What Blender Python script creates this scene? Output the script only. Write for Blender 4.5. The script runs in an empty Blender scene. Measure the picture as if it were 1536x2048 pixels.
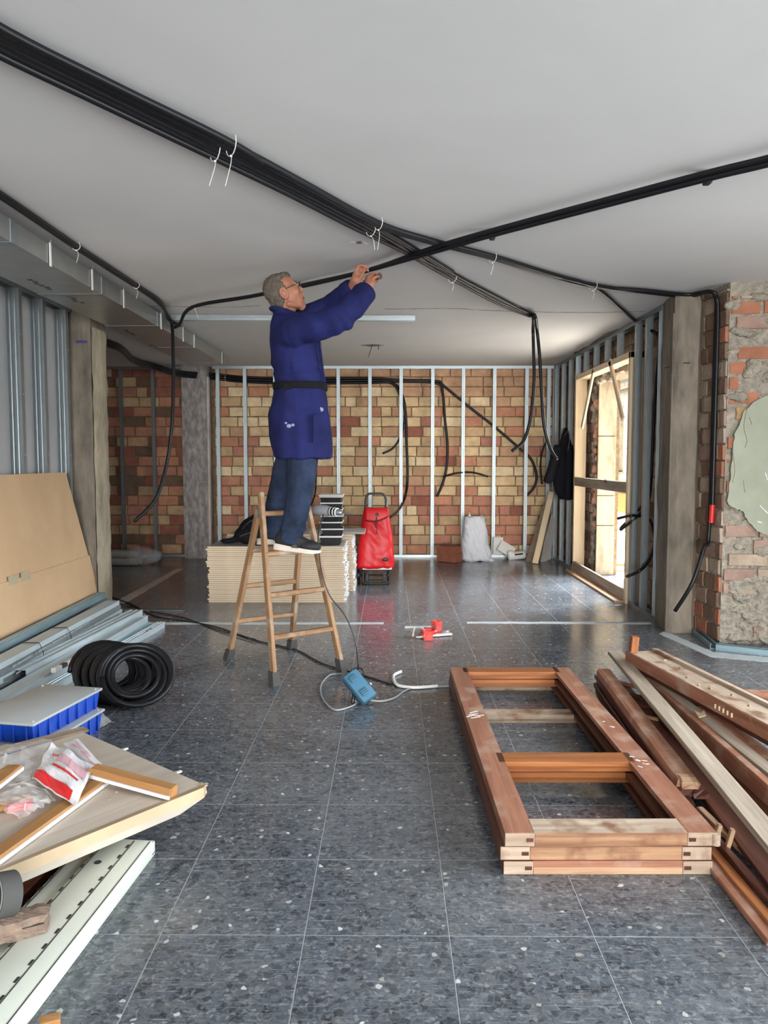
import bpy, bmesh, math, random
import numpy as np
from mathutils import Vector, Matrix, noise, Euler

random.seed(11)
SC = bpy.context.scene
COL = SC.collection
V = Vector

# ------------------------------------------------------------------ camera
F_PX, CAM_H, VPX, VPY = 1524.0, 1.32, 780.0, 918.0
PITCH = math.atan((1024 - VPY) / F_PX)
YAW = math.atan((VPX - 768) / math.hypot(F_PX, 1024 - VPY))
cam_d = bpy.data.cameras.new('camera')
cam_d.sensor_fit = 'VERTICAL'
cam_d.sensor_height = 36.0
cam_d.lens = F_PX / 2048 * 36.0
cam_d.clip_start = 0.05
cam = bpy.data.objects.new('camera', cam_d)
cam.location = (0, 0, CAM_H)
cam.rotation_euler = (math.pi / 2 - PITCH, 0, YAW)
COL.objects.link(cam)
SC.camera = cam

# ------------------------------------------------------------------ sky, sun, window light, exposure
SC.view_settings.view_transform = 'Standard'
SC.view_settings.look = 'None'
SC.view_settings.gamma = 1.0
SC.view_settings.use_curve_mapping = False
SC.view_settings.exposure = 0.06
SC.cycles.use_denoising = True
SC.cycles.max_bounces = 10
SC.cycles.diffuse_bounces = 6
SC.cycles.glossy_bounces = 4
SC.cycles.transparent_max_bounces = 12
SC.cycles.sample_clamp_indirect = 6.0
SC.cycles.caustics_reflective = False
SC.cycles.caustics_refractive = False

world = bpy.data.worlds.new('sky')
SC.world = world
world.use_nodes = True
bg = world.node_tree.nodes['Background']
bg.inputs['Color'].default_value = (0.86, 0.93, 1.0, 1)
bg.inputs['Strength'].default_value = 1.7

def area(name, loc, rot, sx, sy, power, col):
    l = bpy.data.lights.new(name, 'AREA')
    l.shape = 'RECTANGLE'; l.size = sx; l.size_y = sy; l.energy = power; l.color = col
    o = bpy.data.objects.new(name, l); o.location = loc; o.rotation_euler = rot
    COL.objects.link(o)
    return o
# daylight through the shop windows on the right and behind the camera, plus an added lamp at the street doorway
wl_ = area('window_light_right', (3.55, 1.8, 1.3), (math.radians(63), 0, math.pi / 2), 5.0, 2.0, 195, (0.88, 0.95, 1.0))
wl_.data.spread = math.radians(125)
rl_ = area('window_light_rear', (0.7, -4.9, 1.3), (math.radians(86), 0, 0), 5.4, 2.1, 150, (1.0, 0.985, 0.965))
rl_.data.spread = math.radians(65)
dl = area('doorway_fill_lamp', (4.3, 9.3, 3.5), (0, 0, 0), 1.6, 2.6, 1500, (0.90, 0.95, 1.0))  # added lamp outside, above the lintel, brightens the far half of the room
dl.rotation_euler = V((-1, -0.42, -0.85)).to_track_quat('-Z', 'Y').to_euler()
sun_d = bpy.data.lights.new('sun', 'SUN')
sun_d.energy = 55.0; sun_d.angle = math.radians(2); sun_d.color = (1.0, 0.97, 0.92)
sun = bpy.data.objects.new('sun', sun_d)
sun.rotation_euler = V((-0.02, -0.72, -0.69)).to_track_quat('-Z', 'Y').to_euler()
COL.objects.link(sun)

# ------------------------------------------------------------------ measuring helpers (points on real planes)
_cy, _sy, _ct, _st = math.cos(YAW), math.sin(YAW), math.cos(PITCH), math.sin(PITCH)
def _ray(px, py):
    u = (px - 768) / F_PX; v = (py - 1024) / F_PX
    r = V((_cy, _sy, 0)); fh = V((-_sy, _cy, 0))
    return fh * _ct - V((0, 0, _st)) + r * u - (fh * _st + V((0, 0, _ct))) * v
def _hit(px, py, ax, val):
    d = _ray(px, py); o = V((0, 0, CAM_H))
    return o + d * ((val - o[ax]) / d[ax])
def ZP(px, py, z=0.0): return _hit(px, py, 2, z)
def YP(px, py, y): return _hit(px, py, 1, y)
def XP(px, py, x): return _hit(px, py, 0, x)

# ------------------------------------------------------------------ mesh helpers
WM = {}
UP = V((0, 0, 1))

class MB:
    def __init__(s): s.v = []; s.f = []; s.m = []
    def add(s, vs, fs, mi=0):
        n = len(s.v); s.v += [V(p) for p in vs]
        s.f += [tuple(i + n for i in f) for f in fs]; s.m += [mi] * len(fs)
        return s
    def box(s, c, d, R=None, mi=0):
        c = V(c); hx, hy, hz = d[0] / 2, d[1] / 2, d[2] / 2
        vs = [V((x, y, z)) for x in (-hx, hx) for y in (-hy, hy) for z in (-hz, hz)]
        if R is not None: vs = [R @ p for p in vs]
        return s.add([p + c for p in vs], [(0, 1, 3, 2), (4, 6, 7, 5), (0, 4, 5, 1), (2, 3, 7, 6), (0, 2, 6, 4), (1, 5, 7, 3)], mi)
    def span(s, lo, hi, mi=0):
        return s.box([(a + b) / 2 for a, b in zip(lo, hi)], [abs(b - a) for a, b in zip(lo, hi)], None, mi)
    def cbox(s, c, d, ch=0.004, R=None, mi=0):
        b = bmesh.new(); bmesh.ops.create_cube(b, size=1)
        bmesh.ops.scale(b, vec=d, verts=b.verts)
        bmesh.ops.bevel(b, geom=b.edges[:], offset=min(ch, min(d) * 0.45), segments=2, affect='EDGES', profile=0.5)
        if R is not None: bmesh.ops.rotate(b, cent=(0, 0, 0), matrix=R, verts=b.verts)
        b.verts.index_update()
        s.add([p.co + V(c) for p in b.verts], [[q.index for q in f.verts] for f in b.faces], mi); b.free()
        return s
    def prism(s, poly, vec, mi=0):
        n = len(poly); vec = V(vec)
        vs = [V(p) for p in poly] + [V(p) + vec for p in poly]
        fs = [tuple(range(n))[::-1], tuple(range(n, 2 * n))] + [(i, (i + 1) % n, n + (i + 1) % n, n + i) for i in range(n)]
        return s.add(vs, fs, mi)
    def loft(s, rings, cap=True, mi=0, closed=False):
        n = len(rings[0]); vs = [p for r in rings for p in r]; fs = []
        k = len(rings)
        for a in range(k if closed else k - 1):
            b = (a + 1) % k
            for i in range(n):
                j = (i + 1) % n
                fs.append((a * n + i, a * n + j, b * n + j, b * n + i))
        if cap and not closed:
            fs.append(tuple(range(n))[::-1]); fs.append(tuple(range((k - 1) * n, k * n)))
        return s.add(vs, fs, mi)
    def tube(s, pts, r, n=8, mi=0, closed=False, cap=True):
        pts = [V(p) for p in pts]; k = len(pts); rings = []; pn = None
        for i in range(k):
            if closed: t = pts[(i + 1) % k] - pts[i - 1]
            else: t = pts[min(i + 1, k - 1)] - pts[max(i - 1, 0)]
            t.normalize()
            if pn is None:
                a = UP if abs(t.z) < 0.9 else V((1, 0, 0))
                pn = (a - t * a.dot(t)).normalized()
            else:
                pn = (pn - t * pn.dot(t)).normalized()
            b = t.cross(pn); rr = r[i] if isinstance(r, (list, tuple)) else r
            rings.append([pts[i] + (pn * math.cos(q) + b * math.sin(q)) * rr for q in [2 * math.pi * j / n for j in range(n)]])
        return s.loft(rings, cap, mi, closed)
    def cyl(s, p0, p1, r0, r1=None, n=14, mi=0): return s.tube([p0, p1], [r0, r0 if r1 is None else r1], n, mi)
    def ell(s, c, r, R=None, nu=16, nv=10, mi=0):
        c = V(c); vs = [V((0, 0, -1))]
        for j in range(1, nv):
            a = -math.pi / 2 + math.pi * j / nv
            vs += [V((math.cos(a) * math.cos(2 * math.pi * i / nu), math.cos(a) * math.sin(2 * math.pi * i / nu), math.sin(a))) for i in range(nu)]
        vs.append(V((0, 0, 1)))
        if isinstance(r, (int, float)): r = (r, r, r)
        vs = [V((p.x * r[0], p.y * r[1], p.z * r[2])) for p in vs]
        if R is not None: vs = [R @ p for p in vs]
        fs = [(0, 1 + (i + 1) % nu, 1 + i) for i in range(nu)]
        for j in range(nv - 2):
            for i in range(nu):
                k = (i + 1) % nu
                fs.append((1 + j * nu + i, 1 + j * nu + k, 1 + (j + 1) * nu + k, 1 + (j + 1) * nu + i))
        L = len(vs) - 1; o = 1 + (nv - 2) * nu
        fs += [(L, o + i, o + (i + 1) % nu) for i in range(nu)]
        return s.add([p + c for p in vs], fs, mi)
    def cap(s, p0, p1, r0, r1, n=14):                    # tapered limb with round ends
        s.tube([p0, p1], [r0, r1], n); s.ell(p0, r0, None, n, 8); s.ell(p1, r1, None, n, 8); return s
    def mesh(s, name, mats, smooth=False):
        m = bpy.data.meshes.new(name)
        m.from_pydata([tuple(p) for p in s.v], [], s.f)
        for t in (mats if isinstance(mats, (list, tuple)) else [mats]): m.materials.append(t)
        if any(s.m): m.polygons.foreach_set('material_index', s.m)
        if smooth: m.polygons.foreach_set('use_smooth', [True] * len(s.f))
        m.update()
        b = bmesh.new(); b.from_mesh(m); bmesh.ops.recalc_face_normals(b, faces=b.faces[:]); b.to_mesh(m); b.free()
        if smooth == 'auto': m.set_sharp_from_angle(angle=math.radians(40))
        return m
    def build(s, name, mats, parent=None, smooth=False, origin=None):
        if parent is None and origin is None:
            xs = [p.x for p in s.v]; ys = [p.y for p in s.v]; zs = [p.z for p in s.v]
            origin = V(((min(xs) + max(xs)) / 2, (min(ys) + max(ys)) / 2, min(zs)))
        o_ = V(origin) if origin is not None else V((0, 0, 0))
        if origin is not None: s.v = [p - o_ for p in s.v]
        return link(s.mesh(name, mats, smooth), name, Matrix.Translation(o_), parent)

def link(data, name, M=None, parent=None):
    o = bpy.data.objects.new(name, data); COL.objects.link(o)
    M = M if M is not None else Matrix.Identity(4)
    if parent is not None:
        o.parent = parent; o.matrix_parent_inverse = WM[parent.name].inverted()
    o.matrix_basis = M
    WM[o.name] = M.copy()
    return o
def tag(o, label=None, cat=None, group=None, kind=None):
    if label: o['label'] = label
    if cat: o['category'] = cat
    if group: o['group'] = group
    if kind: o['kind'] = kind
    return o
def thing(name, label, cat, loc, group=None, M=None):
    o = link(None, name, M if M is not None else Matrix.Translation(V(loc)))
    o.empty_display_size = 0.05
    return tag(o, label, cat, group)
def struct(name, mb, mats, smooth=False, label=None):
    o = mb.build(name, mats, None, smooth, origin=(0, 0, 0)); o['kind'] = 'structure'
    if label: o['label'] = label
    return o
def copy_tree(o, M, label=None):                          # a copy of a thing with its parts, moved by M
    def rec(src, par):
        c = src.copy(); COL.objects.link(c); WM[c.name] = WM[src.name]
        if par is not None: c.parent = par
        for ch in list(src.children): rec(ch, c)
        return c
    r = rec(o, None)
    r.matrix_basis = M @ WM[o.name]; WM[r.name] = M @ WM[o.name]
    if label: r['label'] = label
    return r
def axm(p0, p1, up=UP):
    p0 = V(p0); x = (V(p1) - p0).normalized(); up = V(up)
    if abs(x.dot(up)) > 0.99: up = V((0, 1, 0))
    y = up.cross(x).normalized(); z = x.cross(y)
    M = Matrix((x, y, z)).transposed().to_4x4(); M.translation = p0
    return M
def rect(w, h, c=0.003, z0=0.0, y0=0.0):                    # chamfered rectangle, bottom at z0
    a = w / 2
    return [(y0 - a + c, z0), (y0 + a - c, z0), (y0 + a, z0 + c), (y0 + a, z0 + h - c), (y0 + a - c, z0 + h), (y0 - a + c, z0 + h), (y0 - a, z0 + h - c), (y0 - a, z0 + c)]
def bar(name, p0, p1, sec, mat, parent=None, up=UP, n=1, jit=0.0, rag=0.0, bend=0.0, smooth=False):
    """a section (across, up) swept from p0 to p1; the object's own x axis runs along it"""
    L = (V(p1) - V(p0)).length; rings = []
    for i in range(n + 1):
        t = i / n; r = []
        for (a, b) in sec:
            x = L * t
            if rag and i in (0, n): x += random.uniform(-rag, rag)
            r.append(V((x, a + random.uniform(-jit, jit), b + random.uniform(-jit, jit) + bend * math.sin(math.pi * t))))
        rings.append(r)
    mb = MB().loft(rings)
    o = link(mb.mesh(name, mat, smooth), name, axm(p0, p1, up), parent)
    return o
def csec(w, d, t=0.0022, lip=0.008):                      # open C profile: web along 'across', flanges up
    a = w / 2
    return [(-a, 0), (a, 0), (a, d), (a - lip, d), (a - lip, d - t), (a - t, d - t), (a - t, t), (-a + t, t), (-a + t, d - t), (-a + lip, d - t), (-a + lip, d), (-a, d)]
def spline(pts, n=6):
    pts = [V(p) for p in pts]; out = []
    for i in range(len(pts) - 1):
        p0 = pts[max(i - 1, 0)]; p1 = pts[i]; p2 = pts[i + 1]; p3 = pts[min(i + 2, len(pts) - 1)]
        for j in range(n):
            t = j / n
            out.append(0.5 * ((2 * p1) + (p2 - p0) * t + (2 * p0 - 5 * p1 + 4 * p2 - p3) * t * t + (3 * p1 - p0 - 3 * p2 + p3) * t ** 3))
    out.append(pts[-1])
    return out
def remesh(mb, voxel, name, mat, parent, smooth=4, disp=None, factor=0.5):
    """one continuous surface from overlapping closed shapes"""
    me = mb.mesh(name + '_raw', mat)
    o = bpy.data.objects.new(name + '_raw', me); COL.objects.link(o)
    r = o.modifiers.new('r', 'REMESH'); r.mode = 'VOXEL'; r.voxel_size = voxel; r.use_smooth_shade = True
    if smooth:
        s = o.modifiers.new('s', 'SMOOTH'); s.iterations = smooth; s.factor = factor
    dg = bpy.context.evaluated_depsgraph_get()
    out = bpy.data.meshes.new_from_object(o.evaluated_get(dg)); out.name = name
    bpy.data.objects.remove(o); bpy.data.meshes.remove(me)
    if disp is not None:
        ns = [v.normal.copy() for v in out.vertices]
        for v, n in zip(out.vertices, ns): v.co = v.co + n * disp(v.co)
    if not out.materials: out.materials.append(mat)
    out.polygons.foreach_set('use_smooth', [True] * len(out.polygons)); out.update()
    return link(out, name, None, parent)

# ------------------------------------------------------------------ materials
def _nodes(name):
    m = bpy.data.materials.new(name); m.use_nodes = True
    nt = m.node_tree; b = nt.nodes['Principled BSDF']
    return m, nt, b
def _n(nt, t, **kw):
    n = nt.nodes.new(t)
    for k, v in kw.items():
        if k in n.inputs: n.inputs[k].default_value = v
        else: setattr(n, k, v)
    return n
def _ramp(nt, stops, fac):
    r = nt.nodes.new('ShaderNodeValToRGB'); e = r.color_ramp.elements
    while len(e) < len(stops): e.new(0.5)
    for q, (p, c) in zip(e, stops): q.position = p; q.color = (c[0], c[1], c[2], 1)
    nt.links.new(fac, r.inputs[0]); return r.outputs[0]
def _bump(nt, b, h, strength, dist=0.01):
    n = _n(nt, 'ShaderNodeBump', Strength=strength, Distance=dist)
    nt.links.new(h, n.inputs['Height']); nt.links.new(n.outputs[0], b.inputs['Normal'])
def srgb(r, g, b):
    f = lambda c: (c / 255 / 12.92) if c <= 10 else ((c / 255 + 0.055) / 1.055) ** 2.4
    return (f(r), f(g), f(b))
def pm(name, col, rough=0.6, metal=0.0, var=0.2, scale=6.0, bump=0.0, bscale=80.0, col2=None, stretch=(1, 1, 1), spec=0.5, detail=5.0, world_co=False, lo=0.3, hi=0.7, bdist=0.01):
    m, nt, b = _nodes(name)
    if world_co: co = _n(nt, 'ShaderNodeNewGeometry').outputs['Position']
    else: co = _n(nt, 'ShaderNodeTexCoord').outputs['Object']
    mp = _n(nt, 'ShaderNodeMapping'); mp.inputs['Scale'].default_value = stretch
    nt.links.new(co, mp.inputs[0])
    nz = _n(nt, 'ShaderNodeTexNoise', Scale=scale, Detail=detail, Roughness=0.6)
    nt.links.new(mp.outputs[0], nz.inputs['Vector'])
    c1 = [c * (1 - var) for c in col]; c2 = col2 if col2 else [min(1, c * (1 + var)) for c in col]
    nt.links.new(_ramp(nt, [(lo, c1), (hi, c2)], nz.outputs['Fac']), b.inputs['Base Color'])
    b.inputs['Roughness'].default_value = rough; b.inputs['Metallic'].default_value = metal
    b.inputs['Specular IOR Level'].default_value = spec
    if bump:
        n2 = _n(nt, 'ShaderNodeTexNoise', Scale=bscale, Detail=4.0)
        nt.links.new(mp.outputs[0], n2.inputs['Vector'])
        _bump(nt, b, n2.outputs['Fac'], bump, bdist)
    return m
def wood(name, c1, c2, rough=0.5, scale=5.0, bump=0.25, dirt=None, spec=0.35):
    """grain along the object's own x axis"""
    m, nt, b = _nodes(name)
    co = _n(nt, 'ShaderNodeTexCoord').outputs['Object']
    oi = _n(nt, 'ShaderNodeObjectInfo').outputs['Random']
    ad = _n(nt, 'ShaderNodeVectorMath', operation='ADD')
    mu = _n(nt, 'ShaderNodeMath', operation='MULTIPLY'); mu.inputs[1].default_value = 30
    nt.links.new(oi, mu.inputs[0]); nt.links.new(co, ad.inputs[0]); nt.links.new(mu.outputs[0], ad.inputs[1])
    mp = _n(nt, 'ShaderNodeMapping'); mp.inputs['Scale'].default_value = (0.35, 6, 6)
    nt.links.new(ad.outputs[0], mp.inputs[0])
    nz = _n(nt, 'ShaderNodeTexNoise', Scale=scale, Detail=7.0, Roughness=0.65, Distortion=0.6)
    nt.links.new(mp.outputs[0], nz.inputs['Vector'])
    col = _ramp(nt, [(0.32, c1), (0.52, [(a + b_) / 2 for a, b_ in zip(c1, c2)]), (0.7, c2)], nz.outputs['Fac'])
    if dirt:
        n3 = _n(nt, 'ShaderNodeTexNoise', Scale=9.0, Detail=6.0); nt.links.new(ad.outputs[0], n3.inputs['Vector'])
        mk = _ramp(nt, [(0.5, (0, 0, 0)), (0.66, (1, 1, 1))], n3.outputs['Fac'])
        mx = _n(nt, 'ShaderNodeMix', data_type='RGBA'); nt.links.new(mk, mx.inputs[0])
        nt.links.new(col, mx.inputs[6]); mx.inputs[7].default_value = (*dirt, 1); col = mx.outputs[2]
    nt.links.new(col, b.inputs['Base Color'])
    b.inputs['Roughness'].default_value = rough; b.inputs['Specular IOR Level'].default_value = spec
    _bump(nt, b, nz.outputs['Fac'], bump, 0.004)
    return m
def plain(name, col, rough=0.5, metal=0.0, spec=0.5):
    return pm(name, col, rough, metal, var=0.06, scale=12, spec=spec)
def film(name, tint=(0.95, 0.96, 0.97), alpha=0.16, rough=0.12):
    m, nt, b = _nodes(name)
    co = _n(nt, 'ShaderNodeTexCoord').outputs['Object']
    nz = _n(nt, 'ShaderNodeTexNoise', Scale=14.0, Detail=3.0); nt.links.new(co, nz.inputs['Vector'])
    a = _ramp(nt, [(0.3, (alpha * 0.5,) * 3), (0.75, (min(1, alpha * 2.0),) * 3)], nz.outputs['Fac'])
    nt.links.new(a, b.inputs['Alpha'])
    b.inputs['Base Color'].default_value = (*tint, 1); b.inputs['Roughness'].default_value = rough
    _bump(nt, b, nz.outputs['Fac'], 0.5, 0.02)
    return m

def terrazzo():
    m, nt, b = _nodes('terrazzo')
    pos = _n(nt, 'ShaderNodeNewGeometry').outputs['Position']
    oi = _n(nt, 'ShaderNodeObjectInfo').outputs['Random']
    mu = _n(nt, 'ShaderNodeMath', operation='MULTIPLY'); mu.inputs[1].default_value = 7
    nt.links.new(oi, mu.inputs[0])
    ad = _n(nt, 'ShaderNodeVectorMath', operation='ADD')
    nt.links.new(pos, ad.inputs[0]); nt.links.new(mu.outputs[0], ad.inputs[1])
    p = ad.outputs[0]
    wob = _n(nt, 'ShaderNodeTexNoise', Scale=40.0, Detail=2.0); nt.links.new(p, wob.inputs['Vector'])
    w2 = _n(nt, 'ShaderNodeVectorMath', operation='MULTIPLY_ADD'); w2.inputs[1].default_value = (0.026, 0.026, 0)
    nt.links.new(wob.outputs['Color'], w2.inputs[0]); nt.links.new(p, w2.inputs[2])
    q = w2.outputs[0]
    ve = _n(nt, 'ShaderNodeTexVoronoi', feature='DISTANCE_TO_EDGE', Scale=44.0); nt.links.new(q, ve.inputs['Vector'])
    vc = _n(nt, 'ShaderNodeTexVoronoi', feature='F1', Scale=44.0); nt.links.new(q, vc.inputs['Vector'])
    sep = _n(nt, 'ShaderNodeSeparateColor'); nt.links.new(vc.outputs['Color'], sep.inputs[0])
    chip = _ramp(nt, [(0.0, srgb(34, 36, 40)), (0.22, srgb(48, 51, 56)), (0.45, srgb(70, 74, 81)), (0.8, srgb(88, 93, 100)), (1.0, srgb(98, 95, 94))], sep.outputs[0])
    edge = _ramp(nt, [(0.01, (0.5, 0.5, 0.5)), (0.11, (0, 0, 0))], ve.outputs['Distance'])
    mx0 = _n(nt, 'ShaderNodeMix', data_type='RGBA'); nt.links.new(edge, mx0.inputs[0]); nt.links.new(chip, mx0.inputs[6])
    mx0.inputs[7].default_value = (*srgb(112, 118, 126), 1)
    vs = _n(nt, 'ShaderNodeTexVoronoi', feature='F1', Scale=105.0); nt.links.new(q, vs.inputs['Vector'])
    ss = _n(nt, 'ShaderNodeSeparateColor'); nt.links.new(vs.outputs['Color'], ss.inputs[0])
    sc_ = _ramp(nt, [(0.0, srgb(52, 54, 58)), (0.3, srgb(78, 82, 88)), (0.85, srgb(100, 105, 111)), (1.0, srgb(160, 163, 165))], ss.outputs[0])
    mx = _n(nt, 'ShaderNodeMix', data_type='RGBA'); mx.inputs[0].default_value = 0.4
    nt.links.new(mx0.outputs[2], mx.inputs[6]); nt.links.new(sc_, mx.inputs[7])
    # bright chips
    v2 = _n(nt, 'ShaderNodeTexVoronoi', feature='F1', Scale=21.0); nt.links.new(q, v2.inputs['Vector'])
    s2 = _n(nt, 'ShaderNodeSeparateColor'); nt.links.new(v2.outputs['Color'], s2.inputs[0])
    t1 = _n(nt, 'ShaderNodeMath', operation='GREATER_THAN'); t1.inputs[1].default_value = 0.6; nt.links.new(s2.outputs[0], t1.inputs[0])
    t2 = _n(nt, 'ShaderNodeMath', operation='LESS_THAN'); t2.inputs[1].default_value = 0.16; nt.links.new(v2.outputs['Distance'], t2.inputs[0])
    t3 = _n(nt, 'ShaderNodeMath', operation='MULTIPLY'); nt.links.new(t1.outputs[0], t3.inputs[0]); nt.links.new(t2.outputs[0], t3.inputs[1])
    wc = _ramp(nt, [(0.0, srgb(150, 140, 120)), (0.4, srgb(176, 180, 182)), (1.0, srgb(205, 207, 206))], s2.outputs[1])
    m2 = _n(nt, 'ShaderNodeMix', data_type='RGBA'); nt.links.new(t3.outputs[0], m2.inputs[0]); nt.links.new(mx.outputs[2], m2.inputs[6]); nt.links.new(wc, m2.inputs[7])
    # fine pale scratches, two directions
    last = m2.outputs[2]; smask = None
    for rz, sc, lo in ((0.6, 9.0, 0.665), (-0.5, 10.0, 0.67), (1.25, 9.5, 0.67), (-1.1, 11.0, 0.67)):
        mp = _n(nt, 'ShaderNodeMapping'); mp.inputs['Rotation'].default_value = (0, 0, rz); mp.inputs['Scale'].default_value = (1.0, 16, 1)
        nt.links.new(w2.outputs[0] if rz > 1 else p, mp.inputs[0])
        nz = _n(nt, 'ShaderNodeTexNoise', Scale=sc, Detail=3.0, Roughness=0.7, Distortion=0.5); nt.links.new(mp.outputs[0], nz.inputs['Vector'])
        rm = _ramp(nt, [(lo - 0.06, (0, 0, 0)), (lo + 0.03, (0.45, 0.45, 0.45))], nz.outputs['Fac'])
        m3 = _n(nt, 'ShaderNodeMix', data_type='RGBA'); nt.links.new(rm, m3.inputs[0]); nt.links.new(last, m3.inputs[6])
        m3.inputs[7].default_value = (*srgb(160, 166, 172), 1); last = m3.outputs[2]
    # dusty cloudiness
    n4 = _n(nt, 'ShaderNodeTexNoise', Scale=1.3, Detail=6.0, Roughness=0.65); nt.links.new(pos, n4.inputs['Vector'])
    r4 = _ramp(nt, [(0.45, (0, 0, 0)), (0.75, (0.26, 0.26, 0.26))], n4.outputs['Fac'])
    m4 = _n(nt, 'ShaderNodeMix', data_type='RGBA'); nt.links.new(r4, m4.inputs[0]); nt.links.new(last, m4.inputs[6]); m4.inputs[7].default_value = (*srgb(150, 155, 160), 1)
    nt.links.new(m4.outputs[2], b.inputs['Base Color'])
    rr = _ramp(nt, [(0.35, (0.14,) * 3), (0.7, (0.30,) * 3)], n4.outputs['Fac'])
    nt.links.new(rr, b.inputs['Roughness'])
    b.inputs['Specular IOR Level'].default_value = 0.55
    return m

M = {}
M['terrazzo'] = terrazzo()
M['grout'] = plain('tile_joint', srgb(150, 154, 156), 0.8)
M['strip'] = pm('floor_strip_mortar', srgb(176, 182, 184), 0.55, var=0.12, scale=9)
M['strip_dark'] = pm('floor_strip_brown', srgb(196, 178, 164), 0.6, var=0.12, scale=9)
M['ceiling'] = pm('ceiling_plaster', (0.71, 0.70, 0.685), 0.9, var=0.04, scale=1.2, bump=0.05, bscale=50)
M['crack'] = plain('ceiling_crack', (0.17, 0.15, 0.13), 0.9)
M['concrete'] = pm('raw_concrete', srgb(122, 113, 100), 0.85, var=0.5, scale=4.5, bump=0.5, bscale=30, stretch=(1.3, 1.3, 0.45))
M['concrete_pale'] = pm('pale_concrete', srgb(160, 149, 128), 0.85, var=0.35, scale=7, bump=0.6, bscale=35, stretch=(1.2, 1.2, 0.5))
M['concrete_grey'] = pm('scraped_concrete', srgb(138, 130, 126), 0.8, var=0.2, scale=9, bump=0.4, bscale=25, col2=srgb(182, 178, 174), stretch=(2.2, 2.2, 0.9), lo=0.4, hi=0.8)
M['mortar'] = pm('brick_mortar', srgb(128, 108, 84), 0.95, var=0.35, scale=18, bump=0.6, bscale=60)
M['mortar_rough'] = pm('crumbly_mortar', srgb(152, 144, 130), 0.95, var=0.35, scale=22, bump=1.0, bscale=40, bdist=0.03)
M['plaster_green'] = pm('old_green_plaster', srgb(150, 154, 136), 0.85, var=0.1, scale=5, bump=0.25, bscale=9)
M['white_board'] = pm('white_plasterboard', (0.45, 0.45, 0.45), 0.8, var=0.06, scale=2)
M['galv'] = pm('galvanised_steel', srgb(150, 158, 160), 0.38, 0.75, var=0.14, scale=30, stretch=(0.3, 2, 2))
M['galv_blue'] = pm('galvanised_steel_cool', srgb(146, 172, 182), 0.42, 0.6, var=0.16, scale=12, stretch=(0.3, 3, 3))
M['galv_pale'] = pm('galvanised_steel_pale', srgb(180, 194, 200), 0.45, 0.45, var=0.12, scale=12, stretch=(0.3, 3, 3))
M['foil'] = pm('duct_foil', srgb(166, 166, 162), 0.34, 0.72, var=0.1, scale=5, bump=0.12, bscale=26)
M['black_pvc'] = plain('black_conduit', (0.008, 0.008, 0.010), 0.4, spec=0.3)
M['black'] = plain('black_plastic', (0.012, 0.012, 0.014), 0.45)
M['black_cloth'] = pm('black_cloth', (0.008, 0.008, 0.012), 0.95, var=0.3, scale=20, spec=0.2)
M['white_tie'] = plain('white_nylon', (0.72, 0.72, 0.7), 0.5)
M['white'] = pm('white_plastic', (0.7, 0.7, 0.68), 0.5, var=0.05)
M['card'] = pm('cardboard', srgb(190, 158, 120), 0.8, var=0.06, scale=3, col2=srgb(196, 164, 128))
M['tape'] = pm('packing_tape', srgb(168, 156, 130), 0.35, var=0.15)
M['pine'] = wood('ladder_pine', srgb(120, 88, 60), srgb(166, 132, 98), 0.6, dirt=srgb(158, 142, 122))
M['pine_pale'] = wood('pale_pine', srgb(206, 184, 148), srgb(228, 210, 178), 0.6)
M['timber_grey'] = wood('weathered_timber', srgb(132, 118, 104), srgb(182, 168, 150), 0.7)
M['mahog'] = wood('varnished_mahogany', srgb(122, 78, 60), srgb(166, 116, 92), 0.45, dirt=srgb(164, 134, 116))
M['mahog_dark'] = wood('dark_varnished_wood', srgb(62, 32, 24), srgb(98, 56, 42), 0.4)
M['mahog_orange'] = wood('orange_varnished_wood', srgb(124, 70, 38), srgb(168, 108, 62), 0.42)
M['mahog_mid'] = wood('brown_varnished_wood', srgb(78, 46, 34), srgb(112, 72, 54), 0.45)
M['wood_brown'] = wood('brown_sawn_wood', srgb(118, 82, 58), srgb(176, 138, 106), 0.6, dirt=srgb(110, 70, 50))
M['wood_raw'] = wood('raw_sawn_wood', srgb(150, 112, 84), srgb(192, 164, 134), 0.65)
M['dusty'] = wood('dusty_wood', srgb(142, 122, 104), srgb(190, 172, 152), 0.8, dirt=srgb(120, 88, 66))
M['brown_board'] = wood('brown_fibreboard', srgb(146, 102, 58), srgb(176, 130, 82), 0.6)
M['laminate'] = wood('pale_laminate', srgb(186, 172, 156), srgb(208, 196, 182), 0.45, scale=3.2, bump=0.08)
M['laminate_edge'] = pm('pale_board_edge', srgb(178, 156, 126), 0.6, var=0.08, scale=6)
M['cream_metal'] = pm('cream_painted_steel', srgb(214, 218, 206), 0.35, var=0.04, scale=5)
M['rubber_grey'] = plain('grey_rubber', srgb(74, 74, 72), 0.75, spec=.25)
M['grey_pvc'] = plain('grey_cable', srgb(140, 146, 150), 0.5)
M['blue_crate'] = pm('blue_plastic', srgb(22, 66, 168), 0.35, var=0.1)
M['lid_grey'] = pm('grey_lid', srgb(168, 172, 172), 0.45, var=0.04)
M['blue_box'] = pm('pale_blue_plastic', srgb(66, 108, 132), 0.55, var=0.1, spec=.3)
M['blue_box_d'] = pm('dark_blue_plastic', srgb(40, 62, 80), 0.5, var=0.08)
M['red_cloth'] = pm('red_nylon', srgb(208, 20, 30), 0.45, var=0.06, scale=4, bump=0.05, bscale=200)
M['red'] = plain('red_plastic', srgb(205, 40, 42), 0.4)
M['red_clear'] = film('red_clear_plastic', (0.85, 0.12, 0.1), 0.45, 0.2)
M['film'] = film('clear_plastic_film', alpha=.10)
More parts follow.
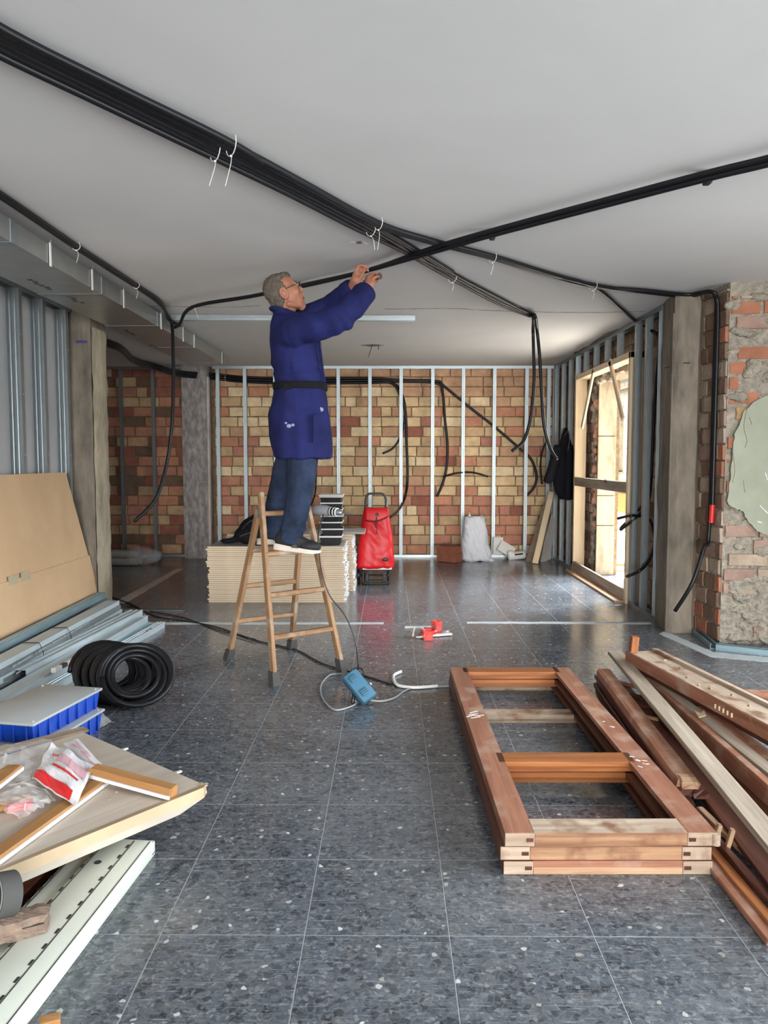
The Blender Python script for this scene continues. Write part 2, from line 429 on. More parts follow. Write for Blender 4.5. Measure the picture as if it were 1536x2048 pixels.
M['film_milky'] = film('milky_plastic_film', (0.85, 0.86, 0.88), 0.17, 0.2)
M['sack'] = pm('white_woven_sack', srgb(212, 214, 220), 0.7, var=0.05, scale=30, bump=0.25, bscale=14)
M['clay'] = pm('terracotta_block', srgb(142, 84, 62), 0.85, var=0.15, scale=14, bump=0.3, bscale=60)
M['dark_hole'] = plain('dark_recess', (0.02, 0.016, 0.014), 0.95)
M['foam'] = pm('expanding_foam', srgb(196, 150, 128), 0.9, var=0.3, scale=20, bump=0.8, bscale=30)
M['foam_red'] = pm('broken_brick_edge', srgb(168, 84, 66), 0.9, var=0.35, scale=20, bump=0.9, bscale=30)
M['travertine'] = pm('travertine', srgb(174, 154, 124), 0.6, var=0.25, scale=5, col2=srgb(204, 190, 164), stretch=(3, 3, 0.8))
M['paper_white'] = pm('gypsum_edge', srgb(214, 216, 216), 0.9, var=0.1, scale=40)
M['paper_tan'] = pm('plasterboard_paper', srgb(206, 186, 160), 0.85, var=0.1, scale=6)
M['paper_grey'] = pm('plasterboard_face', srgb(160, 156, 150), 0.85, var=0.08, scale=6)
# ================================================================== STRUCTURE
CEIL = 2.55
Y_BACK = 10.36
PI = math.pi
floor = struct('floor', MB().span((-5.0, -5.3, -0.25), (3.7, 5.6, -0.0225)).span((-5.0, 5.6, -0.25), (2.6, 10.7, -0.0225)).span((-5.0, -5.3, -0.0225), (3.7, 5.6, -0.0006)).span((-5.0, 5.6, -0.0225), (2.6, 10.6, -0.0006)), M['grout'], label='grey terrazzo tile floor with pale joints')
def tile_mesh(x0, x1, y0, y1, mb):
    g = 0.0011; c = 0.0016
    a = [(x0 + g, y0 + g), (x1 - g, y0 + g), (x1 - g, y1 - g), (x0 + g, y1 - g)]
    b = [(x0 + g + c, y0 + g + c), (x1 - g - c, y0 + g + c), (x1 - g - c, y1 - g - c), (x0 + g + c, y1 - g - c)]
    mb.loft([[V((p[0], p[1], -0.02)) for p in a], [V((p[0], p[1], -0.0006)) for p in a], [V((p[0], p[1], 0)) for p in b]])
TX, TY, TP = -0.236, 2.029, 0.4015
tm = MB(); tile_mesh(0, TP, 0, TP, tm); tile_data = tm.mesh('tile', M['terrazzo'])
rest = MB(); cnt = 0
def floor_ok(x0, y0):
    xc, yc = x0 + TP / 2, y0 + TP / 2
    if yc < 5.6: return -2.9 < xc < 3.5
    return (-4.9 if yc > 6.5 else -2.9) < xc < 2.6
for j in range(-18, 22):
    for i in range(-12, 10):
        x0, y0 = TX + i * TP, TY + j * TP
        if not floor_ok(x0, y0) or y0 < -5.2 or y0 > 10.4: continue
        k = 1531 / max(y0 + TP / 2, 0.3); px = 780 + (x0 + TP / 2) * k; py = 918 + CAM_H * k
        if -70 < px < 1610 and 1100 < py < 2200 and y0 < 8.2:
            link(tile_data, 'tile', Matrix.Translation((x0, y0, 0)), floor); cnt += 1
        else: tile_mesh(x0, x0 + TP, y0, y0 + TP, rest)
tag(rest.build('tile_far', M['terrazzo'], floor), kind='stuff')
# mortar strips where old partitions stood
def strip(name, quad, mat, z=0.0022):
    mb = MB(); n = 24; rows = []
    for i in range(n + 1):
        t = i / n
        a = V(quad[0]).lerp(V(quad[1]), t); b = V(quad[3]).lerp(V(quad[2]), t); d = (b - a).normalized()
        a = a + d * random.uniform(-.006, .006); b = b + d * random.uniform(-.006, .006)
        rows.append((a, b))
    ring = [p[0] for p in rows] + [p[1] for p in rows][::-1]
    mb.prism([V((p.x, p.y, 0.0)) for p in ring], (0, 0, z)); return struct(name, mb, mat)
strip('trim_1', [(-2.2, 6.0, 0), (-0.05, 6.02, 0), (-0.05, 6.09, 0), (-2.2, 6.07, 0)], M['strip'])
strip('trim_2', [(0.62, 6.05, 0), (2.1, 6.05, 0), (2.1, 6.12, 0), (0.62, 6.12, 0)], M['strip'])
strip('trim_3', [ZP(226, 1206), ZP(352, 1138), ZP(366, 1138), ZP(250, 1206)], M['strip_dark'])
strip('trim_4', [ZP(1330, 1262), ZP(1425, 1304), ZP(1420, 1314), ZP(1318, 1268)], M['strip'])
strip('trim_5', [ZP(1425, 1304), ZP(1600, 1322), ZP(1600, 1330), ZP(1420, 1314)], M['strip'])

# ---- ceiling
ceiling = struct('ceiling', MB().span((-5.0, -5.4, CEIL), (3.8, 5.6, CEIL + 0.2)).span((-5.0, 5.6, CEIL), (2.75, 10.8, CEIL + 0.2)), M['ceiling'], label='white plastered ceiling with a long crack')
def ragged_patch(name, pts, mat, parent, z, th, jit=0.012, sub=5):
    out = []
    for i in range(len(pts)):
        a, b = V(pts[i]), V(pts[(i + 1) % len(pts)])
        for j in range(sub):
            p = a.lerp(b, j / sub); out.append(V((p.x + random.uniform(-jit, jit), p.y + random.uniform(-jit, jit), z)))
    return MB().prism(out, (0, 0, -th)).build(name, mat, parent)
def crack(pts, w=0.006):
    pts = spline(pts, 10); L, R = [], []
    for i, p in enumerate(pts):
        ww = w * random.uniform(0.2, 1.2); q = V((p.x, p.y + random.uniform(-.008, .008), CEIL))
        L.append(q + V((0, ww, 0))); R.append(q - V((0, ww, 0)))
    mb = MB()
    for i in range(len(L) - 1):
        mb.prism([L[i], L[i + 1], R[i + 1], R[i]], (0, 0, -0.0015))
    return mb.build('crack', M['crack'], ceiling)
crack([ZP(300, 612, CEIL), ZP(450, 614, CEIL), ZP(520, 611, CEIL)])
crack([ZP(770, 618, CEIL), ZP(900, 617, CEIL), ZP(1010, 622, CEIL), ZP(1180, 625, CEIL), ZP(1290, 622, CEIL)], 0.008)
ragged_patch('exposed_concrete', [ZP(1148, 704, CEIL), ZP(1180, 690, CEIL), ZP(1208, 668, CEIL), ZP(1232, 658, CEIL), ZP(1275, 655, CEIL), ZP(1215, 690, CEIL), ZP(1160, 722, CEIL)], M['concrete'], ceiling, CEIL, 0.006)
ragged_patch('exposed_concrete', [ZP(1285, 640, CEIL), ZP(1320, 625, CEIL), ZP(1340, 610, CEIL), ZP(1390, 603, CEIL), ZP(1420, 588, CEIL), ZP(1480, 573, CEIL), ZP(1560, 560, CEIL), ZP(1560, 580, CEIL), ZP(1400, 612, CEIL), ZP(1330, 640, CEIL)], M['concrete'], ceiling, CEIL, 0.008)
ragged_patch('plaster_hole', [ZP(700, 485, CEIL), ZP(728, 483, CEIL), ZP(734, 488, CEIL), ZP(708, 489, CEIL)], M['paper_white'], ceiling, CEIL, 0.003, 0.006, 4)
ragged_patch('plaster_hole', [ZP(712, 483, CEIL), ZP(722, 482.5, CEIL), ZP(724, 485, CEIL), ZP(714, 486, CEIL)], M['crack'], ceiling, CEIL, 0.005, 0.006, 3)
ragged_patch('plaster_hole', [ZP(722, 690, CEIL), ZP(750, 688, CEIL), ZP(768, 691, CEIL), ZP(742, 693, CEIL)], M['crack'], ceiling, CEIL, 0.002, 0.02, 4)
w0 = ZP(744, 690, CEIL); w1 = ZP(757, 690, CEIL)
MB().tube([w0, w0 + V((-0.01, 0, -0.04)), w0 + V((-0.04, 0, -0.13))], 0.004, 6).build('hanging_wire', M['black'], ceiling)
MB().tube([w1, w1 + V((0.0, 0, -0.05))], 0.004, 6).build('hanging_wire', M['black'], ceiling)
# chip of loose plaster by the column head
MB().loft([[ZP(1342, 608, CEIL), ZP(1352, 606, CEIL), ZP(1350, 605, CEIL)], [ZP(1345, 622, CEIL - .05), ZP(1348, 622, CEIL - .05), ZP(1347, 621, CEIL - .05)]]).build('plaster_flake', M['paper_white'], ceiling)

# ---- bricks
BR = {}
def brick_mat(n, c, c2=None, var=0.22):
    g = sum(c) / 3; k = 0.95 if n in ('bright', 'ochre', 'pink', 'dusty', 'brown') else 1.45; c = [min(.8, (x * .80 + g * .20) * k) for x in c]
    BR[n] = pm('brick_' + n, c, 0.9, var=var, scale=7, bump=0.55, bscale=45, col2=c2, stretch=(1, 1, 1), world_co=True)
brick_mat('cream', srgb(190, 160, 112)); brick_mat('sand', srgb(176, 142, 98)); brick_mat('pale', srgb(200, 176, 132))
brick_mat('orange', srgb(172, 112, 78)); brick_mat('rose', srgb(164, 104, 80)); brick_mat('red', srgb(140, 78, 56)); brick_mat('tan', srgb(172, 130, 92))
brick_mat('bright', srgb(172, 104, 68)); brick_mat('ochre', srgb(176, 138, 84)); brick_mat('pink', srgb(160, 126, 108)); brick_mat('dusty', srgb(172, 148, 124)); brick_mat('brown', srgb(128, 96, 72))
BM = {}
def brick_data(matname, var):
    key = (matname, var)
    if key not in BM:
        r = random.Random(var * 7 + 3); cx, cz = 0.018, 0.04
        j = lambda a: r.uniform(-a, a)
        back = [V((-.5, .5, -.5)), V((.5, .5, -.5)), V((.5, .5, .5)), V((-.5, .5, .5))]
        mid = [V((x + j(.012), -.5 + .14, z + j(.03))) for x, z in ((-.5, -.5), (0, -.5), (.5, -.5), (.5, 0), (.5, .5), (0, .5), (-.5, .5), (-.5, 0))]
        fr = [V((x * (1 - 2 * cx) + j(.012), -.5 + j(.05), z * (1 - 2 * cz) + j(.025))) for x, z in ((-.5, -.5), (0, -.5), (.5, -.5), (.5, 0), (.5, .5), (0, .5), (-.5, .5), (-.5, 0))]
        mb = MB(); mb.v = back + mid + fr
        mb.f = [(0, 1, 2, 3)] + [(4 + i, 4 + (i + 1) % 8, 12 + (i + 1) % 8, 12 + i) for i in range(8)] + [tuple(range(12, 20))]
        mb.f += [(0, 4, 5), (0, 5, 1), (1, 5, 6), (1, 6, 7), (1, 7, 2), (2, 7, 8), (2, 8, 9), (2, 9, 3), (3, 9, 10), (3, 10, 11), (3, 11, 0), (0, 11, 4)]
        mb.m = [0] * len(mb.f)
        BM[key] = mb.mesh('brick', BR[matname])
    return BM[key]
def brickwork(parent, origin, ang, length, z0, z1, course, bl, pick, depth=0.06, joint=0.011, skip=None, proud=0.012, limit=300, rough=0.0, clip=True):
    """courses of bricks; local x runs along the wall, local -y faces the viewer"""
    R = Matrix.Rotation(ang, 4, 'Z'); O = Matrix.Translation(V(origin)) @ R
    z = z0; row = 0; n = 0; over = MB()
    while z < z1 - 0.02:
        h = min(course, z1 - z)
        x = -(0.5 * bl if row % 2 else 0) + random.uniform(-0.12, 0.12) * bl - bl * 0.3
        while x < length:
            w = bl * random.choice([1, 1, 1, 1, 1, 1, 1, 1, 0.95, 1.04, 0.97, 0.52])
            a, b = max(x, 0.0), min(x + w, length)
            x += w
            if b - a < 0.04: continue
            cx, cz = (a + b) / 2, z + h / 2
            if skip and skip(cx, cz): continue
            mn = pick(cx, cz); p = proud + random.uniform(-.004, .004) - rough * random.random()
            L = O @ Matrix.Translation((cx, depth / 2 - p, cz + random.uniform(-.002, .002))) @ Matrix.Rotation(random.uniform(-.008, .008), 4, 'Y') @ Matrix.Diagonal((b - a - joint, depth, h - joint, 1))
            if n < limit: link(brick_data(mn, random.randrange(4)), 'brick', L, parent)
            else:
                d = brick_data('tan', 0); over.add([L @ q.co for q in d.vertices], [tuple(f.vertices) for f in d.polygons])
            n += 1
        z += course; row += 1
    if over.v: tag(over.build('brick_rest', BR['tan'], parent), kind='stuff')
    return n
def wpick(opts):
    names = [o[0] for o in opts]; ws = [o[1] for o in opts]
    return lambda x, z: random.choices(names, ws)[0]
upper = wpick([('cream', 5), ('sand', 3), ('pale', 3), ('orange', 1.6), ('tan', 2), ('red', .5), ('rose', .8)])
lower = wpick([('orange', 4), ('rose', 3), ('tan', 3), ('sand', 2.4), ('cream', 1.5), ('red', .5), ('pale', .8)])
def back_pick(x, z): return (lower if z < 0.62 + 0.18 * math.sin(x * 2.1) or (z < 1.1 and x < 1.2) else upper)(x, z)

wall_back = struct('wall_back', MB().span((-2.45, Y_BACK, 0), (2.6, Y_BACK + 0.25, CEIL)), M['mortar'], label='bare brick back wall of cream and orange blocks')
brickwork(wall_back, (-2.37, Y_BACK, 0.02), 0, 4.6, 0, CEIL - 0.03, 0.1335, 0.277, back_pick, limit=300)
wall_alcove = struct('wall_alcove', MB().span((-5.0, Y_BACK + 0.02, 0), (-2.45, Y_BACK + 0.25, CEIL)), M['mortar'], label='dim brick wall at the back of the left recess')
brickwork(wall_alcove, (-4.2, Y_BACK + 0.02, 0.02), 0, 1.5, 0, CEIL - 0.03, 0.1335, 0.277, wpick([('red', 3), ('rose', 2), ('orange', 2), ('tan', 2), ('brown', 3), ('sand', 1.5)]))  # darker brick mix puts the recess's shade into the colours
struct('wall_alcove_side', MB().span((-5.0, 6.5, 0), (-4.85, Y_BACK + 0.02, CEIL)), M['concrete'])
struct('wall_alcove_front', MB().span((-5.0, 6.35, 0), (-2.75, 6.5, CEIL)), M['concrete'])
# rear part of the room, behind the camera: shop windows
struct('wall_rear', MB().span((-2.9, -5.3, 0), (3.8, -5.1, 0.25)).span((-2.9, -5.3, 2.4), (3.8, -5.1, CEIL)).span((-2.9, -5.3, 0.25), (-2.05, -5.1, 2.4)), M['white_board'])
struct('wall_right_front', MB().span((3.6, -5.1, 0), (3.8, 5.4, 0.25)).span((3.6, -5.1, 2.4), (3.8, 5.4, CEIL)).span((3.6, -5.1, .25), (3.8, -0.8, 2.4)).span((3.6, 4.4, .25), (3.8, 5.4, 2.4)), M['concrete'])

# ---- left wall: white boards with steel studs in front
XL = -2.70
wall_left = struct('wall_left', MB().span((XL - 0.16, -5.2, 0), (XL - 0.013, 6.35, CEIL)), M['white_board'], label='white plasterboard left wall')
for y0 in (-2.0, -0.8, 0.4, 1.6, 2.8, 4.0, 5.2):
    MB().cbox((XL - 0.0065, y0 + 0.598, CEIL / 2), (0.0125, 1.194, CEIL - 0.01), 0.002).build('panel', M['white_board'], wall_left)
def rib_sec(w, d):                                          # ribbed C stud: web with two grooves
    a = w / 2; t = 0.002
    web = [(-a, 0), (-a * .6, 0), (-a * .5, .004), (-a * .3, .004), (-a * .2, 0), (a * .2, 0), (a * .3, .004), (a * .5, .004), (a * .6, 0), (a, 0)]
    return web + [(a, d), (a - .008, d), (a - .008, d - t), (a - t, d - t), (a - t, t + .004), (-a + t, t + .004), (-a + t, d - t), (-a + .008, d - t), (-a + .008, d), (-a, d)]
fr = thing('left_stud_frame', 'galvanised studs against the white boards above the cardboard', 'stud frame', (XL + 0.05, 5.2, 0))
for y in (4.62, 5.02, 5.42, 5.79, 6.2):
    # web faces the camera (-y), flanges run back along +y
    bar('stud', (XL + 0.047, y, 0.03), (XL + 0.047, y, CEIL - 0.03), rib_sec(0.09, 0.046), M['galv'], fr, up=(0, 1, 0))
    for z in (1.35, 1.78, 2.2):
        MB().cyl((XL + 0.0925, y + 0.02, z), (XL + 0.0955, y + 0.02, z), 0.006, n=8).build('screw', M['galv_pale'], fr)
bar('top_track', (XL + 0.047, 4.3, CEIL), (XL + 0.047, 6.3, CEIL), csec(0.094, 0.035), M['galv'], fr, up=(0, 0, -1))
bar('bottom_track', (XL + 0.047, 4.3, 0), (XL + 0.047, 6.3, 0), csec(0.094, 0.035), M['galv'], fr)

# ---- columns
def column(name, label, poly, mat, corner=None, jit=0.006, n=26):
    mb = MB(); rings = []
    pts = []
    for i in range(len(poly)):
        a, b = V((*poly[i], 0)), V((*poly[(i + 1) % len(poly)], 0)); s = max(1, int((b - a).length / 0.07))
        pts += [a.lerp(b, j / s) for j in range(s)]
    for j in range(n + 1):
        z = CEIL * j / n
        rings.append([V((p.x + jit * noise.noise((p.x * 9, p.y * 9, z * 6)), p.y + jit * noise.noise((p.x * 9 + 7, p.y * 9, z * 6)), z)) for p in pts])
    mb.loft(rings)
    o = mb.build(name, mat, None, smooth='auto', origin=(0, 0, 0)); return tag(o, label, 'column', kind='structure')
c1 = column('column_1', 'concrete column with a pale chipped face at the end of the left wall', [(-2.72, 6.33), (-2.46, 6.32), (-2.46, 6.64), (-2.72, 6.64)], M['concrete'], jit=0.01)
# paler, uneven layer on the side facing the room
mb = MB(); rr = []
for j in range(41):
    z = 2.40 * j / 40; o_ = 0.012 * noise.noise((3, 1, z * 7)) ; e = 0.018 * noise.noise((8, 1, z * 9)); q = .012 * noise.noise((5, 1, z * 5))
    rr.append([V((-2.452 + o_ * .5, 6.325 + q, z)), V((-2.437 + o_, 6.37 + q, z)), V((-2.434 + e * .6, 6.5, z)), V((-2.436 + o_, 6.60 + e, z)), V((-2.455, 6.645 + e, z)), V((-2.47, 6.5, z))])
mb.loft(rr); mb.build('pale_layer', M['concrete_pale'], c1, smooth='auto')
MB().cbox((-2.53, 6.312, 2.28), (0.09, 0.004, 0.02), .002).build('blue_mark', plain('blue_chalk', srgb(60, 70, 120), 0.8), c1)
c2 = column('column_2', 'scraped grey column between the recess and the brick back wall', [(-2.735, 10.06), (-2.405, 10.06), (-2.405, 10.4), (-2.735, 10.4)], M['concrete_grey'])
MB().cbox((-2.395, 10.10, 1.2), (0.03, 0.09, 2.4), .012).build('plaster_edge', pm('pink_plaster', srgb(190, 178, 170), .85, bump=.4, bscale=20), c2)
for z in (0.62, 1.02):
    MB().cbox((-2.57, 10.053, z), (0.33, 0.01, 0.008), .003).build('seam', M['concrete_pale'], c2)
c3 = column('column_3', 'bare concrete column between the timber doorway and the broken brick pier', [(2.165, 6.17), (2.112, 5.76), (2.14, 5.735), (2.29, 5.735), (2.33, 5.79), (2.55, 5.80), (2.55, 6.17)], M['concrete'], jit=0.012)
MB().tube([V((2.108, 5.762 + .012 * noise.noise((z * 3, 0, 0)), z * .1)) for z in range(0, 25)], [0.007 + .005 * noise.noise((z * 1.7, 4, 1)) for z in range(0, 25)], 6).build('arris_ridge', M['concrete'], c3)
MB().cbox((2.2, 5.726, 2.03), (0.05, 0.006, 0.008), .002).build('pencil_mark', M['black'], c3)
MB().cbox((2.125, 5.88, 2.02), (0.008, 0.15, 0.005), .002, Matrix.Rotation(0.13, 3, 'Z')).build('pencil_mark', M['black'], c3)

# ---- right wall with the rough door opening
XR = 2.34
OY0, OY1, OZ = 7.22, 8.82, 2.2
wr = MB().span((XR, 5.8, 0), (XR + 0.25, OY0, CEIL)).span((XR, OY1, 0), (XR + 0.25, Y_BACK + .25, CEIL)).span((XR, OY0, OZ), (XR + 0.25, OY1, CEIL))
wall_right = struct('wall_right', wr, M['mortar'], label='brick right wall with a rough doorway to the street')
pk = wpick([('dusty', 3), ('pink', 3), ('brown', 3)])
def y_of(cx): return Y_BACK - cx
brickwork(wall_right, (XR, Y_BACK, 0.01), -PI / 2, Y_BACK - 6.17, 0, CEIL - 0.02, 0.115, 0.27, pk, proud=0.014, rough=0.01,
          skip=lambda cx, cz: (OY0 - .06 < y_of(cx) < OY1 + .06 and cz < OZ) or (cz > OZ - .02 and OY0 - .1 < y_of(cx) < OY1 + .1 and random.random() < 0.25))
# ragged foam and broken brick along the opening
def lumps(name, x, y, z0, z1, n, r, mat, sy=1.0):
    mb = MB()
    for i in range(n):
        z = z0 + (z1 - z0) * (i + random.random()) / n
        mb.ell((x + random.uniform(-.02, .02), y + random.uniform(-.02, .02) * sy, z), (r * random.uniform(.7, 1.2), r * random.uniform(.6, 1.1), r * random.uniform(.8, 1.6)), None, 10, 7)
    return remesh(mb, 0.009, name, mat, wall_right, 2, lambda c: 0.009 * noise.noise(c * 42) + 0.006 * noise.noise(c * 17))
lumps('broken_edge', XR + 0.06, OY0 - 0.0, 0.28, 2.1, 40, 0.03, M['foam_red'])
lumps('foam_bead', XR + 0.02, OY0 + 0.0, 0.35, 0.75, 16, 0.04, M['foam_red'])
lumps('broken_edge', XR + 0.02, OY1 + 0.0, 0.1, 2.15, 40, 0.035, M['mortar_rough'])
lumps('foam_bead', XR + 0.03, OY1 - 0.04, 0.5, 2.0, 22, 0.035, M['foam'])
mb = MB()
for i in range(30): mb.ell((XR + random.uniform(-.02, .05), random.uniform(OY0 - .1, OY1 + .1), OZ + random.uniform(-.03, .1)), (.05, .08, .05), None, 8, 6)
remesh(mb, 0.014, 'broken_lintel_edge', M['mortar_rough'], wall_right, 2, lambda c: 0.012 * noise.noise(c * 25))
# travertine slabs lining the far side of the doorway
for z0, z1 in ((0, 0.565), (0.57, 0.905), (0.91, 1.575), (1.58, 2.19)):
    MB().cbox((XR + 0.105, OY1 - 0.17, (z0 + z1) / 2), (0.2, 0.03, z1 - z0 - 0.003), 0.003).build('stone_slab', M['travertine'], wall_right)
MB().span((XR + 0.03, OY1 - 0.155, 0), (XR + 0.25, OY1, OZ)).build('reveal_backing', M['mortar'], wall_right)
# right-hand brick return and pier that faces the camera
wall_pier = struct('wall_pier', MB().prism([(2.372, 5.425, 0), (3.7, 5.29, 0), (3.7, 5.6, 0), (2.6, 5.86, 0), (2.335, 5.86, 0)], (0, 0, CEIL)), M['mortar_rough'], label='broken brick pier with green plaster')
brickwork(wall_pier, (2.335, 5.86, 0.01), -PI / 2 + 0.075, 0.44, 0, CEIL - 0.05, 0.118, 0.16, wpick([('dusty', 3), ('pink', 2), ('brown', 4), ('bright', 1)]), depth=0.05, proud=0.016, rough=0.006)
def pier_pick(x, z):
    if z > 1.3: return random.choices(['bright', 'ochre', 'dusty', 'pink'], [7, 1.2, 1, 1])[0]
    return random.choices(['pink', 'dusty', 'bright'], [5, 2, 1.2])[0]
brickwork(wall_pier, (2.372, 5.425, 0.03), math.atan2(5.22 - 5.425, 4.4 - 2.372), 1.0, 0, CEIL - 0.12, 0.104, 0.29, pier_pick, depth=0.07, joint=0.02, proud=0.022, rough=0.03,
          skip=lambda x, z: random.random() < (0.2 if z > 1.6 else 0.26 if z < 0.75 else 0.1))
def pier_pt(px, py): # point on the pier's face
    d = _ray(px, py); n = V((5.425 - 5.22, 4.4 - 2.372, 0)).normalized(); o = V((0, 0, CAM_H)); t = (V((2.372, 5.425, 0)) - o).dot(n) / d.dot(n); return o + d * t
mb = MB(); nrm = V((-(5.425 - 5.22), -(4.4 - 2.372), 0)).normalized()
for i in range(70):
    p = pier_pt(random.uniform(1468, 1545), random.choice([random.uniform(590, 800), random.uniform(1040, 1290), random.uniform(1150, 1290)]))
    mb.ell(p + nrm * random.uniform(-.02, .004), (random.uniform(.03, .09), .03, random.uniform(.02, .05)), None, 9, 6)
remesh(mb, 0.011, 'mortar_smear', M['mortar_rough'], wall_pier, 1, lambda c: 0.010 * noise.noise(c * 34) + .005 * noise.noise(c * 80))
outline = [(1560, 782), (1536, 790), (1510, 800), (1486, 822), (1474, 850), (1466, 868), (1462, 900), (1459, 940), (1455, 975), (1451, 1003), (1457, 1013), (1474, 1018), (1482, 1022), (1493, 1041), (1507, 1058), (1524, 1068), (1560, 1076), (1640, 1080), (1640, 780)]
ol = []
for i in range(len(outline)):
    a, b = outline[i], outline[(i + 1) % len(outline)]
    for j in range(4):
        t = j / 4; ol.append(pier_pt(a[0] + (b[0] - a[0]) * t + random.uniform(-1.2, 1.2), a[1] + (b[1] - a[1]) * t + random.uniform(-1.5, 1.5)))
MB().prism([p - nrm * 0.01 for p in ol], nrm * 0.046).build('plaster_patch', M['plaster_green'], wall_pier)
for pts in ([(1495, 800), (1484, 850), (1490, 880), (1486, 895)], [(1462, 905), (1466, 940), (1461, 965)], [(1500, 850), (1495, 835)], [(1483, 960), (1486, 985)]):
    MB().tube(spline([pier_pt(*p) + nrm * 0.0365 for p in pts], 4), 0.0022, 5).build('plaster_crack', M['mortar'], wall_pier)
for pts in ([(1515, 1010), (1525, 1020), (1532, 1026)], [(1510, 1042), (1520, 1045)], [(1526, 945), (1531, 960)]):
    MB().tube(spline([pier_pt(*p) + nrm * 0.0365 for p in pts], 4), 0.005, 5).build('plaster_scratch', M['paper_white'], wall_pier)

# ---- outside: pavement, street, house opposite
struct('ground', MB().span((2.59, 4.0, -0.6), (4.6, 14.0, -0.03)).span((4.6, 2.0, -2.9), (9.0, 60.0, -2.3)), pm('pavement_stone', srgb(206, 202, 194), 0.8, var=0.05), label='pale pavement outside the doorway')
# ================================================================== STEEL STUD FRAMES
YS = 10.20                                                  # front of the studs on the back wall
def stud_v(parent, x, y0, z0, z1, w=0.044, d=0.05, face=(0, -1, 0), ms='galv_pale'):
    """stud whose flange of width w looks along face"""
    f = V(face); side = UP.cross(f)
    # section: across = along the wall, up = towards the viewer
    o = bar('stud', (x, y0, z0), (x, y0, z1), [(-w / 2, 0), (-w / 2 + .009, 0), (-w / 2 + .009, .002), (-w / 2 + .002, .002), (-w / 2 + .002, d - .002), (w / 2 - .002, d - .002), (w / 2 - .002, .002), (w / 2 - .009, .002), (w / 2 - .009, 0), (w / 2, 0), (w / 2, d), (.004, d), (.002, d - .0025), (-.002, d - .0025), (-.004, d), (-w / 2, d)], M[ms], parent, up=f)
    return o
bf = thing('back_stud_frame', 'row of galvanised studs before the cream and orange brick wall', 'stud frame', (-0.1, YS, 0))
for px in (437, 491, 551, 615, 677, 740, 802, 865, 926, 988, 1052):
    x = YP(px, 920, YS).x
    stud_v(bf, x, YS + 0.05, 0.004, CEIL - 0.004)
    for z in (0.35, 1.25, 2.05):
        MB().cyl((x + .014, YS + 0.002, z), (x + .014, YS - 0.003, z), .005, n=8).build('screw', M['galv'], bf)
bar('top_track', (-2.36, YS + 0.025, CEIL), (2.2, YS + 0.025, CEIL), csec(0.054, 0.034, .0025, 0.003), M['galv_pale'], bf, up=(0, 0, -1))
bar('bottom_track', (-2.36, YS + 0.025, 0), (2.2, YS + 0.025, 0), csec(0.054, 0.03, .0025, 0.003), M['galv'], bf)
for px in (1096, 1108): stud_v(bf, YP(px, 920, YS).x, YS + 0.05, 0.004, CEIL - 0.004)
af = thing('alcove_stud_frame', 'two dull studs before the dim brick wall of the left recess', 'stud frame', (-3.4, 10.25, 0))
for px in (244, 308):
    stud_v(af, YP(px, 920, 10.22).x, 10.27, 0.004, CEIL - .004, ms='galv')
bar('top_track', (-4.5, 10.245, CEIL), (-2.76, 10.245, CEIL), csec(0.054, 0.034, .0025, 0.003), M['galv'], af, up=(0, 0, -1))
bar('bottom_track', (-4.5, 10.245, 0), (-2.76, 10.245, 0), csec(0.054, 0.03, .0025, 0.003), M['galv'], af)

# right wall frame, runs along y at x = 2.15
XF = 2.17
rf = thing('doorway_stud_frame', 'galvanised stud frame around the pale timber doorway on the right', 'stud frame', (XF, 8.2, 0))
def stud_r(y, z0, z1, ms='galv', w=0.045): return stud_v(rf, XF + 0.05, y, z0, z1, w=w, d=0.055, face=(-1, 0, 0), ms=ms)
for y, ms in ((10.12, 'galv'), (9.72, 'galv'), (9.34, 'galv'), (8.99, 'galv_pale'), (6.83, 'galv'), (6.55, 'galv'), (6.225, 'galv_pale')): stud_r(y, 0.004, CEIL - .004, ms)
for y in (8.62, 8.2, 7.78, 7.36): stud_r(y, 2.295, CEIL - .004)
bar('top_track', (XF + 0.025, 6.19, CEIL), (XF + 0.025, 10.18, CEIL), csec(0.06, 0.045, .0025, 0.003), M['galv'], rf, up=(0, 0, -1))
bar('bottom_track', (XF + 0.025, 8.97, 0), (XF + 0.025, 10.18, 0), csec(0.06, 0.035, .0025, 0.003), M['galv'], rf)
bar('bottom_track', (XF + 0.025, 6.19, 0), (XF + 0.025, 6.86, 0), csec(0.06, 0.035, .0025, 0.003), M['galv'], rf)
# a light pier track lies on the floor round the foot of the brick pier
a0, a1, a2 = ZP(1382, 1258), ZP(1428, 1298), ZP(1600, 1318)
bar('floor_track', a0, a1, csec(0.05, 0.035), M['galv_blue'], None); t = bpy.data.objects['floor_track']
tag(t, 'short galvanised channel on the floor beside the concrete column foot', 'metal channel')
t = bar('floor_track', a1 + V((0.01, -.01, 0)), a2, csec(0.05, 0.04), M['galv_blue'], None)
tag(t, 'galvanised channel on the floor along the front of the brick pier', 'metal channel')

